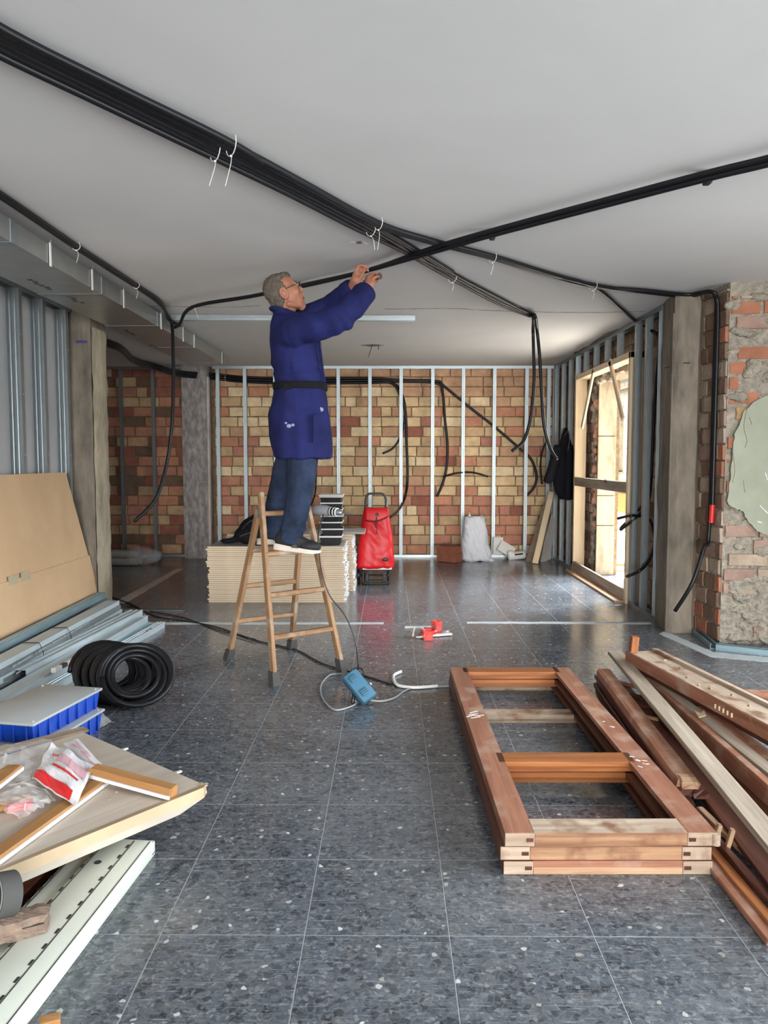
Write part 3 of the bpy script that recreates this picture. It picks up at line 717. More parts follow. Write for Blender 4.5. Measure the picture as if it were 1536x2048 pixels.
# timber sub-frame in the doorway
df = thing('door_1', 'pale timber door subframe with corner braces, open to the street', 'door frame', (XF, 7.9, 0))
df['kind'] = 'structure'
JD = 0.11
def tim(name, p0, p1, w, h, m='pine_pale', up=(-1, 0, 0), **k): return bar(name, p0, p1, rect(w, h, .002), M[m], df, up=up, **k)
X1 = XF + JD
tim('jamb', (X1, 6.935, 0), (X1, 6.935, 2.28), 0.05, JD + .02)
tim('jamb', (X1, 8.93, 0), (X1, 8.93, 2.28), 0.05, JD + .02)
tim('head', (X1, 6.91, 2.255), (X1, 8.955, 2.255), 0.055, JD + .02)
tim('mid_rail', (XF + .005, 6.97, 1.06), (XF + .005, 8.9, 1.06), 0.10, 0.026, 'timber_grey')
tim('bottom_rail', (XF + .005, 6.97, 0.065), (XF + .005, 8.9, 0.065), 0.12, 0.026, 'timber_grey')
tim('brace', XP(1248, 838, XF - .0), XP(1222, 722, XF - .0), 0.062, 0.02)
tim('brace', XP(1166, 855, XF - .0), XP(1190, 738, XF - .0), 0.062, 0.02)
tim('threshold', (XF - .06, 6.95, 0.0), (XF - .06, 8.95, 0.0), 0.09, 0.02, 'wood_raw', up=UP)
# scrawled mark on the mid rail
q = XP(1211, 962, XF - .024)
for dy, h in ((-.03, .03), (0.0, .045), (.035, .03)):
    MB().cbox((q.x, q.y + dy, q.z), (.003, .012, h), .001).build('ink_mark', M['black'], df)

# house opposite, seen through the doorway
hs = thing('house', 'sunlit cream house with a shuttered balcony window across the street', 'house', (7.6, 25, -2.3))
cream = pm('house_render', srgb(236, 226, 208), 0.85, var=0.04, scale=1.5)
MB().span((7.5, 10, -2.3), (10.0, 48, 8.5)).build('wall', cream, hs)
MB().span((7.44, 10, -2.3), (7.5, 48, -1.0)).build('plinth', pm('house_plinth', srgb(226, 226, 224), .8, var=.04), hs)
for z, d, h in ((3.35, .16, .12), (3.6, .28, .16), (3.95, .38, .14), (0.50, .1, .18)):
    MB().cbox((7.5 - d / 2, 29, z), (d, 38, h), .02).build('cornice', M['travertine'], hs)
for yc in (22.3, 25.3, 28.4):
    w = MB().span((7.40, yc - .62, 0.95), (7.5, yc - .5, 3.0)).span((7.40, yc + .5, 0.95), (7.5, yc + .62, 3.0)).span((7.40, yc - .62, 2.9), (7.5, yc + .62, 3.05)).build('window_frame', M['travertine'], hs)
    MB().span((7.48, yc - .5, .9), (7.495, yc + .5, 2.95)).build('window_pane', pm('dark_glass', srgb(92, 62, 52), .3, var=.1), w)
    for i in range(9):
        MB().cbox((7.465, yc, 2.92 - i * 0.085 - .04), (.02, .98, .075), .008).build('shutter_slat', pm('shutter_slat', srgb(196, 176, 150), .7, var=.06) if 'shutter_slat' not in bpy.data.materials else bpy.data.materials['shutter_slat'], w)
    bl = MB().cbox((7.3, yc, 0.86), (0.4, 1.5, 0.1), .02).build('balcony', M['travertine'], hs)
    for i in range(12):
        MB().cyl((7.13, yc - .7 + i * .127, .9), (7.13, yc - .7 + i * .127, 1.62), .016, n=6).build('baluster', M['black'], bl)
    MB().cyl((7.13, yc - .75, 1.64), (7.13, yc + .75, 1.64), .025, n=6).build('handrail', M['black'], bl)
sg = MB().cbox((7.38, 25.0, -0.07), (0.14, 3.6, 0.62), .02).build('sign', pm('orange_sign', srgb(222, 142, 52), .5, var=.05), None)
tag(sg, 'orange sign board on the house across the street', 'sign')
tag(MB().cbox((7.45, 25.6, -0.58), (0.04, .55, 0.22), .01).build('notice', M['blue_box_d'], None), 'small dark notice below the orange sign across the street', 'sign')
for i, (y, x, l) in enumerate(((8.95, 2.98, 1.0), (9.05, 3.06, 1.2))):
    tag(bar('plank', (x - .35, y + .25 + i * .1, -0.03 + .035 * i), (x + .6, y + .05 + i * .1, -0.03 + .035 * i), rect(.14, .035), M['wood_raw']), ('lower' if i == 0 else 'upper') + ' of two raw planks lying outside the doorway', 'plank')

# ---- duct, ceiling channel
du = thing('air_duct', 'silver foil air duct hung under the ceiling along the left', 'duct', (-2.09, 6, 2.40))
MB().cbox((-2.1, 5.4, 2.455), (0.42, 7.1, 0.11), .004).build('duct_body', M['foil'], du)
MB().span((-2.28, 1.9, 2.511), (-1.91, 8.93, 2.525)).build('duct_top', M['galv'], du)
for y in (2.7, 3.9, 5.1, 6.3, 7.5, 8.7):
    MB().cbox((-2.1, y, 2.455), (0.426, 0.075, 0.116), .002).build('tape_band', M['galv'], du)
for px, py in ((100, 500), (184, 552), (247, 592), (322, 645), (366, 672), (388, 690), (444, 722)):
    p = XP(px, py, -1.885)
    MB().cbox((-1.884, p.y, 2.45), (.006, .022, .13), .002).build('hanger', M['white_tie'], du)
    MB().cyl((-1.884, p.y, 2.5), (-1.875, p.y, CEIL), .003, n=6).build('hanger_wire', M['galv'], du)
for px, py in ((60, 560), (130, 590), (250, 660), (300, 690)):
    p = ZP(px, py, 2.3995)
    for i in range(6):
        MB().cbox((p.x + random.uniform(-.015, .015), p.y + i * .05, 2.3992), (.03, .025, .0012), .0004).build('print_mark', M['black'], du)
ch = bar('ceiling_channel', (-1.87, 6.62, CEIL - 0.001), (0.215, 6.66, CEIL - 0.001), csec(0.05, 0.045, .0025, .004), M['galv'], None, up=(0, 0, -1))
tag(ch, 'long galvanised channel fixed under the ceiling behind the worker', 'metal channel')
# ================================================================== CONDUITS
CG = 'black corrugated conduits'
def conduit(label, pts, r=0.0145, n=6, seg=8, group=CG, name='conduit', mat='black_pvc'):
    p = spline(pts, n)
    o = MB().tube(p, r, seg).build(name, M[mat], None, smooth=True)
    return tag(o, label, 'conduit', group)
def off(pts, d, dz=0.0):                                     # parallel run, shifted sideways in the ceiling plane
    out = []
    for i, p in enumerate(pts):
        t = pts[min(i + 1, len(pts) - 1)] - pts[max(i - 1, 0)]; s = V((-t.y, t.x, 0))
        if s.length < 1e-5: s = V((1, 0, 0))
        s.normalize(); out.append(p + s * d + V((0, 0, dz)))
    return out
def tie(parent, p, r, tail=V((0, 0, -0.08)), along=V((0, 1, 0))):
    a = along.normalized(); u = V((0, 0, 1)); u = (u - a * u.dot(a)).normalized(); b = a.cross(u)
    ring = [V(p) + (u * math.cos(q) + b * math.sin(q)) * r for q in [2 * PI * j / 14 for j in range(14)]]
    mb = MB().tube(ring, 0.0018, 6, closed=True)
    q = V(p) - u * r
    mb.tube(spline([q, q + tail * .3 + b * .012, q + tail], 4), 0.0013, 5)
    mb.box(q, (.008, .008, .006))
    return mb.build('cable_tie', M['white_tie'], parent)
ZC = CEIL - 0.020
def cp(px, py, z=ZC): return ZP(px, py, z)
# main bundle from the upper left: upper three turn right, lower three carry on to the two hanging ends
mainR = [cp(-260, -90), cp(0, 66), cp(230, 180), cp(460, 292), cp(600, 366), cp(750, 446)]
Rb = mainR + [cp(850, 479), cp(985, 514), cp(1090, 546), cp(1185, 571)]
mainL = [cp(-260, -60), cp(0, 84), cp(230, 198), cp(460, 312), cp(600, 382), cp(740, 456), cp(905, 552), cp(1000, 604), cp(1060, 629)]
cA = conduit('black conduit at the upper edge of the main ceiling bundle, running to the brick pier', off(Rb, .016) + [cp(1290, 581), cp(1375, 589), V((2.285, 5.56, 2.515)), V((2.325, 5.55, 2.46)), V((2.332, 5.55, 2.36)), V((2.33, 5.55, 2.0)), V((2.33, 5.55, 1.5)), V((2.33, 5.55, 1.05)), V((2.325, 5.56, 0.72)), XP(1408, 1095, 2.26), XP(1385, 1165, 2.16), XP(1350, 1222, 2.07)], 0.0145)
cB = conduit('black conduit beside the bundle edge that drops down the pier to a red joint', off(Rb, -.016) + [cp(1290, 584), cp(1372, 592), V((2.275, 5.51, 2.50)), V((2.318, 5.515, 2.45)), V((2.328, 5.515, 2.34)), V((2.33, 5.515, 2.0)), V((2.33, 5.515, 1.5)), V((2.33, 5.515, 1.12)), V((2.33, 5.515, 0.93))], 0.0145)
j = XP(1420, 1050, 2.31)
tag(MB().cyl((2.328, 5.522, 0.86), (2.33, 5.515, 0.99), 0.019, n=12).build('conduit_joint', M['red'], None, smooth='auto'), 'red sleeve joint on the conduit down the brick pier', 'pipe joint')
cC = conduit('black conduit that leaves the bundle and dives behind the doorway studs', off(Rb, .0, -.002)[:-1] + [cp(1185, 572), cp(1240, 615), cp(1278, 648), XP(1300, 660, 2.20), XP(1316, 672, 2.25), XP(1318, 705, 2.27), XP(1309, 810, 2.27), XP(1302, 950, 2.26), XP(1290, 1000, 2.24), XP(1272, 1025, 2.21), XP(1242, 1056, 2.14)], 0.0145)
c_end = {}
for k, (dx, nm, e) in enumerate(((.030, 'left of two conduits hanging from the ceiling before the back wall', [cp(1066, 634, 2.49), YP(1066, 660, 6.62), YP(1067, 700, 6.62), YP(1068, 760, 6.6), YP(1062, 830, 6.58), YP(1048, 880, 6.56), YP(1024, 902, 6.52)]),
                     (.0, 'right of two conduits hanging from the ceiling before the back wall', [cp(1070, 632, 2.49), YP(1074, 660, 6.6), YP(1079, 710, 6.6), YP(1083, 780, 6.58), YP(1088, 850, 6.56), YP(1100, 895, 6.54), YP(1114, 919, 6.5)]),
                     (-.030, None, []))):
    pts = off(mainL, dx)
    c_end[k] = conduit(nm or 'lowest black conduit of the main ceiling bundle, stopping above the hanging ends', pts + e, 0.0145)
# two more conduits in the second layer of the main bundle
conduit('black conduit below the others in the first stretch of the main bundle', off(mainL[:6], .045, -.012) + [cp(905, 548), cp(1040, 618)], 0.0145)
conduit('black conduit wedged between both halves of the main ceiling bundle', off(mainR[:4], -.032, -.004) + [cp(600, 372), cp(760, 456), cp(905, 543)], 0.0135)
for (px, py, r, par, tl) in ((430, 296, .05, c_end[0], (-.02, -.02, -.10)), (462, 288, .045, cA, (-.02, -.02, -.12)), (742, 455, .045, c_end[0], (.02, .0, -.07)), (757, 446, .035, cA, (-.005, 0, -.1)), (905, 552, .045, c_end[0], (.0, 0, -.05)), (985, 514, .034, cA, (-.01, 0, -.07)), (1186, 571, .036, cA, (0, 0, -.06)), (1392, 590, .034, cA, (.02, 0, -.08)), (1064, 630, .04, c_end[0], (0, 0, -.03))):
    tie(par, cp(px, py), r, V(tl), V((.8, .6, 0)))
# the conduit the worker is fixing, crossing below the bundle
zx = CEIL - 0.05
wk = [cp(1700, 285, zx), cp(1536, 328, zx), cp(1415, 357, zx), cp(1200, 413, zx), cp(985, 470, zx), cp(870, 503, zx), cp(735, 541, zx), cp(620, 569, zx), cp(500, 593, zx), cp(385, 614, zx), V((-1.80, 6.60, 2.47)), V((-1.89, 6.72, 2.46))]
cw = conduit('black conduit crossing under the main bundle, held up by the worker', wk, 0.0145)
cw2 = conduit('second black conduit lying against the one the worker holds', off(wk[:6], .024, .016) + [cp(735, 540, zx + .022), cp(600, 571, zx + .026)], 0.0125)
for px, py in ((1415, 357), (985, 470)):
    MB().cbox(cp(px, py, zx + .018), (.03, .045, .05), .006).build('clip', M['black'], cw)
tie(cw, cp(390, 613, zx), .02, V((.02, .02, -.07)), V((1, .2, 0)))
# along the duct
ld = [cp(-200, 268, 2.53), cp(0, 393, 2.53), cp(150, 494, 2.53), cp(270, 572, 2.53), cp(318, 606, 2.52), V((-1.845, 6.47, 2.495)), V((-1.835, 6.5, 2.42)), YP(346, 690, 6.45), YP(347, 760, 6.4), YP(344, 850, 6.35), YP(333, 930, 6.3), YP(310, 1000, 6.2), YP(268, 1043, 6.1)]
cl = conduit('black conduit along the duct edge that hangs free beside the recess', ld, 0.0145)
cl2 = conduit('short-lived second conduit tucked between duct top and hanging conduit', off(ld[:5], -.022, .0) + [V((-1.87, 6.5, 2.50)), V((-1.80, 6.62, 2.46))], 0.0135)
cl2['label'] = 'second black conduit tucked between the duct and the hanging conduit'
for px, py in ((152, 492), (272, 570)): 
    MB().cbox(cp(px, py, 2.54), (.05, .03, .035), .006).build('clip', M['black'], cl); tie(cl, cp(px, py, 2.53), .024, V((0, 0, -.07)), V((0, 1, 0)))
# bundle along the back wall behind the studs
YW = 10.30
def yw(px, py, y=YW): return YP(px, py, y)
bw = [V((-3.05, 7.2, 2.50)), ZP(232, 692, 2.46), V((-2.86, 8.6, 2.42)), YP(310, 733, 9.55), YP(360, 747, 9.85), YP(430, 753, YW - .02), yw(490, 759), yw(600, 762), yw(740, 761)]
for k, (dz, nm) in enumerate(((.03, 'top conduit of the bundle strung along the back wall'), (0, 'middle conduit of the bundle strung along the back wall'), (-.03, 'lowest conduit of the bundle strung along the back wall'))):
    pts = [p + V((0, 0, dz * (1 if i > 4 else .8))) + V((0, .01 * (k - 1), 0)) for i, p in enumerate(bw)]
    if k == 0: pts += [yw(800, 760), yw(872, 762), yw(888, 772), yw(940, 815), yw(985, 850), yw(1035, 893), yw(1062, 918), yw(1073, 950), yw(1068, 975), yw(1050, 994)]
    if k == 1: pts += [yw(800, 763), yw(872, 766), yw(885, 785), yw(890, 840), yw(895, 890), yw(893, 935), yw(885, 968), yw(874, 993)]
    if k == 2: pts += [yw(783, 766), yw(800, 790), yw(811, 825), yw(813, 880), yw(815, 960), yw(808, 1000), YP(795, 1022, 9.6), YP(778, 1036, 8.6)]
    if k == 2: nm = 'conduit that drops from the back wall bundle into the red trolley'
    if k == 1: nm = 'conduit of the back wall bundle that hangs straight down mid-wall'
    if k == 0: nm = 'conduit of the back wall bundle running diagonally to a curled end'
    o = conduit(nm, pts, 0.017, n=6)
    if k == 0: tie(o, yw(452, 757), .06, V((0, 0, -.14)), V((1, 0, 0)))
conduit('short curved conduit end hanging left of the trolley conduit', [yw(740, 766), yw(790, 768), yw(808, 800), yw(810, 835), yw(800, 875), yw(785, 897), yw(765, 907)], 0.014)
conduit('short arched conduit stub poking sideways from the back wall', [YP(887, 953, 10.25), YP(915, 946, 10.2), YP(945, 945, 10.25), YP(976, 953, 10.28)], 0.0125)
conduit('conduit stub hanging near the corner left of the black jacket', [yw(1094, 880), yw(1084, 905), yw(1081, 935), yw(1084, 968)], 0.0125)
conduit('thin black hose hanging on the back wall behind the worker', [yw(632, 768), yw(632, 850), yw(632, 960), yw(628, 995), YP(616, 1022, 10.0)], 0.011)
# loose ends beside the doorway
conduit('uppermost of the loose conduit ends reaching into the doorway', [XP(1304, 940, 2.27), XP(1298, 1000, 2.27), XP(1283, 1030, 2.22), XP(1262, 1031, 2.1), XP(1236, 1037, 2.03)], 0.0125)
conduit('middle of the loose conduit ends reaching into the doorway', [XP(1303, 950, 2.265), XP(1295, 1005, 2.26), XP(1272, 1035, 2.2), XP(1240, 1060, 2.06)], 0.0135)
conduit('conduit curled behind the studs and out past the door post', [XP(1290, 1030, 2.27), XP(1302, 1045, 2.27), XP(1309, 1070, 2.27), XP(1308, 1095, 2.26), XP(1295, 1125, 2.2), XP(1278, 1142, 2.1), XP(1254, 1153, 2.05)], 0.0145)
# ================================================================== LADDER
lw = V((0.8, 0.6, 0)); ltop = V((-0.68, 4.795, 1.11))
lad = thing('stepladder', 'wooden four-rung stepladder with rubber feet the worker stands on', 'ladder', (-0.68, 4.8, 0))
def stile(foot, top):
    foot, top = V(foot), V(top); side = lw
    o = bar('leg', foot + (top - foot) * .055, top, [(a, b - .014) for a, b in rect(0.046, 0.026, .003)], M['pine'], lad, up=lw, n=3, jit=.0006)
    d = (top - foot)
    MB().loft([[foot + q for q in sq(.031, .025, 0)], [foot + d * .015 + q for q in sq(.031, .025, 0)], [foot + d * .068 + q for q in sq(.029, .022, 0)]]).build('rubber_foot', M['rubber_grey'], lad)
    return o
def sq(a, b, z):
    n = V((-.6, .8, 0)); return [lw * sx * b + n * sy * a + V((0, 0, z)) for sx, sy in ((-1, -1), (1, -1), (1, 1), (-1, 1))]
off_f = V((-.6, .8, 0))
fA = (V((-0.675, 4.375, 0)), V((-0.294, 4.66, 0))); fB = (V((-1.07, 4.966, 0)), V((-0.687, 5.236, 0)))
tA = (ltop - lw * .155 - off_f * .012, ltop + lw * .155 - off_f * .012); tB = (ltop - lw * .155 + off_f * .016, ltop + lw * .155 + off_f * .016)
for f, t in ((fA, tA), (fB, tB)):
    t2 = [q + V((0, 0, -.10 if f is fB else 0)) for q in t]
    for i in (0, 1): stile(f[i], t2[i])
    hts = (0.262, 0.503, 0.745, 0.985)
    for h in hts:
        if f is fB and h > .9: continue
        a = f[0].lerp(t2[0], h / t2[0].z); b = f[1].lerp(t2[1], h / t2[1].z)
        o_ = bar('rung', a - lw * .0 , b, [(x, z - .015) for x, z in rect(0.036 if h < .7 else .05, 0.03, .006)], M['pine'], lad, n=1)
for t in tA:
    p = V((t.x, t.y, .985)) + off_f * .018
    MB().cyl(p - lw * .022, p + lw * .022, .026, n=16).build('hinge', M['galv'], lad, smooth='auto')
# ================================================================== THE WORKER
skin = pm('skin', srgb(152, 100, 78), 0.55, var=0.12, scale=14, col2=srgb(178, 122, 97), spec=0.35)
hair_m = pm('grey_hair', srgb(96, 88, 78), 0.85, var=0.4, scale=60, stretch=(1, 1, .5), bump=0.8, bscale=140, spec=.25)
coat_m = pm('blue_work_coat', srgb(24, 27, 68), 0.85, var=0.14, scale=5, bump=0.25, bscale=26, spec=0.2, col2=srgb(32, 37, 90))
jean_m = pm('dark_denim', srgb(26, 33, 50), 0.9, var=0.4, scale=6, bump=0.2, bscale=60, col2=srgb(46, 58, 82), spec=0.2)
belt_m = plain('black_belt', (0.008, 0.008, 0.010), 0.85, spec=.15)
man = thing('person', 'man in blue work coat and jeans on the ladder, arms raised to the conduit', 'person', (-0.6, 4.8, 0.76))
# -- head frame: facing right, tipped back
tilt = math.radians(27); hf = V((math.cos(tilt), 0.10, math.sin(tilt))).normalized(); hl = V((0, 0, 1)).cross(hf).normalized(); hu = hf.cross(hl)
HO = YP(571, 588, 4.76)
def H(f, l, u): return HO + hf * f + hl * l + hu * u
HR = Matrix((hf, hl, hu)).transposed()
sR = YP(590, 664, 4.585); sL = YP(585, 652, 4.98)
eR = YP(682, 636, 4.53); eL = YP(658, 616, 4.99)
wR = YP(738, 578, 4.66); wL = YP(703, 576, 4.84)
neck = YP(566, 628, 4.79); chest = YP(588, 690, 4.80); waist = YP(600, 775, 4.80); hip = YP(598, 860, 4.80)
hR = YP(606, 905, 4.725); hL = YP(586, 905, 4.90); kR = YP(598, 1000, 4.66); kL = YP(556, 1000, 4.98); aR = YP(580, 1083, 4.69); aL = YP(543, 1078, 4.945)
b = MB()
# skull, face, jaw
b.ell(H(-.012, 0, .030), (.098, .076, .098), HR, 22, 16)
b.ell(H(.020, 0, -.015), (.074, .066, .095), HR, 20, 14)
b.ell(H(.045, 0, -.060), (.046, .050, .050), HR, 18, 12)
b.cap(H(.052, .0, -.112), H(.064, .0, -.108), .022, .019)                     # chin
b.cap(H(-.01, .045, -.07), H(.05, .018, -.10), .022, .02); b.cap(H(-.01, -.045, -.07), H(.05, -.018, -.10), .022, .02)
b.cap(H(.080, 0, .022), H(.101, 0, -.018), .0085, .0125); b.ell(H(.095, 0, -.026), (.014, .016, .009), HR, 12, 8)   # nose
b.cap(H(.078, .03, .03), H(.078, -.03, .03), .012, .012)                        # brow
for s in (1, -1):
    b.ell(H(.070, s * .034, .004), (.020, .018, .014), HR, 12, 8)                 # cheek below the eye
    b.ell(H(.06, s * .04, -.02), (.026, .022, .03), HR, 12, 8)
    er = H(-.012, s * .073, -.008)                                             # ear
    ring = [er + hf * (.020 * math.cos(q)) + hu * (.032 * math.sin(q)) + hl * s * .010 for q in [2 * PI * i / 14 for i in range(14)]]
    b.tube(ring, .0075, 7, closed=True); b.ell(er + hl * s * .002, (.02, .008, .03), HR, 12, 8)
b.cap(H(.080, .018, -.056), H(.084, -.018, -.056), .009, .009)                  # upper lip
b.cap(H(.072, .016, -.086), H(.074, -.016, -.086), .009, .009)                  # lower lip, mouth ajar
# neck and trunk (under the coat)
b.cap(neck + V((.02, 0, -.02)), H(-.02, 0, -.05), .062, .056)
b.tube([neck + V((0, 0, .0)), chest, waist, hip], [.07, .105, .105, .115], 18)
b.ell(chest, (.095, .15, .13), None, 18, 12); b.ell(hip, (.11, .13, .10), None, 18, 12)
for sh, el, wr_ in ((sR, eR, wR), (sL, eL, wL)):
    b.cap(chest + V((0, (sh.y - chest.y) * .5, .06)), sh, .07, .06); b.cap(sh, el, .055, .042); b.cap(el, wr_, .042, .029)
for h_, k_, a_ in ((hR, kR, aR), (hL, kL, aL)):
    b.cap(hip, h_, .085, .075); b.cap(h_, k_, .07, .052); b.cap(k_, a_ + V((0, 0, .06)), .052, .034)
def finger(pts, r): b.tube(spline(pts, 3), [r * (1 - .22 * i / ((len(pts) - 1) * 3)) for i in range((len(pts) - 1) * 3 + 1)], 9); b.ell(pts[-1], r * .8, None, 9, 6); b.ell(pts[0], r, None, 9, 6)
# right hand: closed around the tool handle, knuckles towards the viewer
tool0, tool1 = YP(736, 561, 4.70), YP(760, 552, 4.64)
pr = YP(741, 561, 4.665); b.ell(pr, (.030, .040, .038), None, 14, 10); b.cap(wR, pr, .028, .032)
td = (tool1 - tool0).normalized(); ta = td.cross(V((0, 0, 1))).normalized(); tb = ta.cross(td)
for i in range(4):
    c = tool0 + td * (.004 + i * .0185) ; rr = .027
    arc = [c + ta * rr * math.cos(q) + tb * rr * math.sin(q) for q in [math.radians(a) for a in (205, 140, 80, 20, -45)]]
    finger(arc, (.0098, .0102, .0099, .0088)[i])
finger([pr + V((.0, -.03, -.012)), pr + V((.022, -.045, .004)), pr + V((.040, -.035, .016)), pr + V((.048, -.018, .022))], .0108)
# left hand: palm to the viewer, fingers reaching up to the ceiling and curling over
pl = YP(712, 561, 4.80); b.cap(wL, pl, .029, .036); b.ell(pl + V((.008, 0, .02)), (.034, .026, .045), None, 14, 10)
bx = V((.045, -.006, .045)); fx = V((.36, -.30, 1)).normalized(); cr = V((.75, -.25, -.35)).normalized()
for i, L in enumerate((.070, .080, .075, .060)):
    k0 = pl + V((.000 + .013 * i, -.008 + .010 * i, .050 - .006 * i)); k1 = k0 + fx * L * .45; k2 = k1 + (fx * .6 + cr * .55).normalized() * L * .32; k3 = k2 + (fx * .05 + cr).normalized() * L * .26
    if k2.z > 2.535: k2.z = 2.532
    finger([k0, k1, k2, k3], (.0095, .0098, .0094, .0082)[i])
finger([pl + V((.018, -.026, .0)), pl + V((.036, -.034, .022)), pl + V((.046, -.030, .045)), pl + V((.052, -.022, .062))], .0108)
body = remesh(b, 0.0042, 'body', skin, man, 5)
# eyes
for s in (1, -1):
    MB().ell(H(.078, s * .032, .014), .012, HR, 12, 8).build('eye', plain('eye_white', (.6, .58, .55), .3) if 'eye_white' not in bpy.data.materials else bpy.data.materials['eye_white'], man, True)
# mouth gap
MB().ell(H(.084, 0, -.069), (.010, .019, .0085), HR, 12, 8).build('mouth', plain('mouth_dark', (.06, .015, .012), .6), man, True)
# hair
b = MB()
b.ell(H(-.030, 0, .042), (.092, .082, .097), HR, 20, 14); b.ell(H(-.052, 0, .00), (.062, .076, .082), HR, 18, 12)
b.ell(H(-.055, 0, -.045), (.040, .058, .045), HR, 16, 10); b.ell(H(.012, 0, .094), (.066, .062, .032), HR, 16, 10)
for s in (1, -1): b.ell(H(.004, s * .064, .028), (.02, .013, .035), HR, 10, 8)
hair = remesh(b, 0.0055, 'hair', hair_m, man, 3, lambda c: 0.005 * noise.noise(c * 60) + 0.003 * noise.noise(c * 130))
for s in (1, -1):
    MB().cap(H(.090, s * .018, .034), H(.084, s * .044, .034), .005, .004, 8).build('eyebrow', hair_m, man, True)
# glasses
g = MB()
for s in (1, -1):
    c = H(.106, s * .031, .008)
    g.tube([c + hl * (.024 * math.cos(q)) + hu * (.018 * math.sin(q)) for q in [2 * PI * i / 18 for i in range(18)]], .0018, 6, closed=True)
    g.tube([c + hl * s * .024 + hu * .006, H(.05, s * .078, .012), H(-.008, s * .081, .012), H(-.028, s * .08, -.006)], .0022, 6)
g.tube([H(.108, .008, .010), H(.111, 0, .012), H(.108, -.008, .010)], .0018, 6)
gl = g.build('glasses', M['black'], man, True)
for s in (1, -1):
    c = H(.106, s * .031, .008); MB().loft([[c + hl * (.023 * math.cos(q)) + hu * (.017 * math.sin(q)) + hf * d for q in [2 * PI * i / 16 for i in range(16)]] for d in (0, .0016)]).build('lens', film('lens_glass', (.9, .95, 1), .22, .04) if 'lens_glass' not in bpy.data.materials else bpy.data.materials['lens_glass'], gl, True)
# -- work coat
b = MB()
def ring(xl, xr, py, dy, yc=4.80, sq_=2.4):
    a, c = YP(xl, py, yc), YP(xr, py, yc); cx = (a.x + c.x) / 2; hx = (c.x - a.x) / 2; out = []
    for i in range(28):
        q = 2 * PI * i / 28; cs, sn = math.cos(q), math.sin(q)
        out.append(V((cx + hx * math.copysign(abs(cs) ** (2 / sq_), cs), yc + dy * math.copysign(abs(sn) ** (2 / sq_), sn), a.z)))
    return out
b.loft([ring(549, 606, 627, .085), ring(545, 620, 640, .15), ring(542, 634, 658, .20), ring(540, 640, 685, .205), ring(543, 643, 720, .19), ring(549, 650, 757, .172), ring(551, 650, 774, .165), ring(546, 652, 795, .178), ring(538, 657, 830, .195), ring(541, 663, 872, .20), ring(547, 665, 905, .205), ring(549, 664, 917, .205)])
b.tube([sR + V((-.07, .12, -.01)), sR + V((-.02, .02, .0)),  sR.lerp(eR, .5), eR, eR.lerp(wR, .5), wR - (wR - eR).normalized() * .045], [.10, .088, .088, .084, .074, .064], 18)
b.ell(sR + V((0, .02, 0)), .088, None, 18, 12)
b.tube([sL + V((-.05, -.05, 0)), sL, eL, wL - (wL - eL).normalized() * .02], [.10, .098, .078, .060], 18); b.ell(sL, .095, None, 18, 12)
b.tube(spline([neck + V((.085, 0, -.03)), neck + V((.06, -.07, .0)), neck + V((-.01, -.088, .015)), neck + V((-.066, -.04, .03)), neck + V((-.066, .04, .03)), neck + V((-.01, .088, .015)), neck + V((.06, .07, 0))], 4), .015, 8, closed=True)
axR = (wR - sR).normalized()
def folds(c):
    d = 0.010 * noise.noise(c * 6.0) + 0.003 * noise.noise(c * 19)
    if c.z < waist.z + .02:                                        # skirt: long vertical folds
        d += 0.018 * noise.noise(V((c.x * 12, c.y * 12, c.z * 1.6)))
    else:
        t = (c - sR).dot(axR)
        w = max(0.0, 1 - abs(c.z - (waist.z + .09)) / .10)
        d += 0.018 * w * noise.noise(V((c.x * 5, c.y * 5, c.z * 24)))
        if c.y < 4.66 and c.x > sR.x - .03: d += 0.016 * noise.noise(V((t * 17, c.y * 6, c.z * 6 + 3)))
    return d
coat = remesh(b, 0.0085, 'work_coat', coat_m, man, 11, folds)
# details of the coat
fxp = lambda px, py, y: YP(px, py, y)
belt = MB().loft([[p * 1 for p in r] for r in (ring(547, 654, 767, .178), ring(546, 655, 769, .182), ring(547, 655, 779, .182), ring(548, 654, 781, .178))]).build('belt', belt_m, coat, 'auto')
MB().cbox(YP(575, 774, 4.628), (.05, .010, .042), .005).build('belt_buckle', belt_m, coat)
MB().prism([YP(626, 830, 4.606), YP(655, 826, 4.668), YP(656, 880, 4.664), YP(626, 886, 4.600)], (0.001, -.004, 0)).build('pocket', coat_m, coat)
cuff = wR - (wR - eR).normalized() * .062
dcu = (wR - eR).normalized()
MB().tube([cuff - dcu * .030, cuff - dcu * .02, cuff + dcu * .035, cuff + dcu * .045], [.064, .071, .067, .060], 20).build('cuff', coat_m, coat, 'auto')
dcl = (wL - eL).normalized(); cuf = wL - dcl * .03
MB().tube([cuf - dcl * .03, cuf - dcl * .02, cuf + dcl * .03, cuf + dcl * .04], [.058, .065, .060, .054], 20).build('cuff', coat_m, coat, 'auto')
MB().tube(spline([YP(636, 668, 4.68), YP(641, 700, 4.67), YP(646, 740, 4.68), YP(650, 765, 4.69)], 4), .006, 6).build('front_placket', coat_m, coat, True)
dust = pm('plaster_dust', srgb(130, 130, 160), .95, var=.1)
for px, py, r in ((578, 852, .012), (586, 850, .009), (572, 846, .007), (640, 818, .014), (655, 812, .01), (648, 830, .008)):
    p = YP(px, py, 4.61); hit, loc, nor, idx = coat.ray_cast(V((p.x, 3.5, p.z)), V((0, 1, 0)))
    if hit: MB().ell(loc, (r * 1.3, .0022, r), None, 10, 6).build('dust_smear', dust, coat, True)
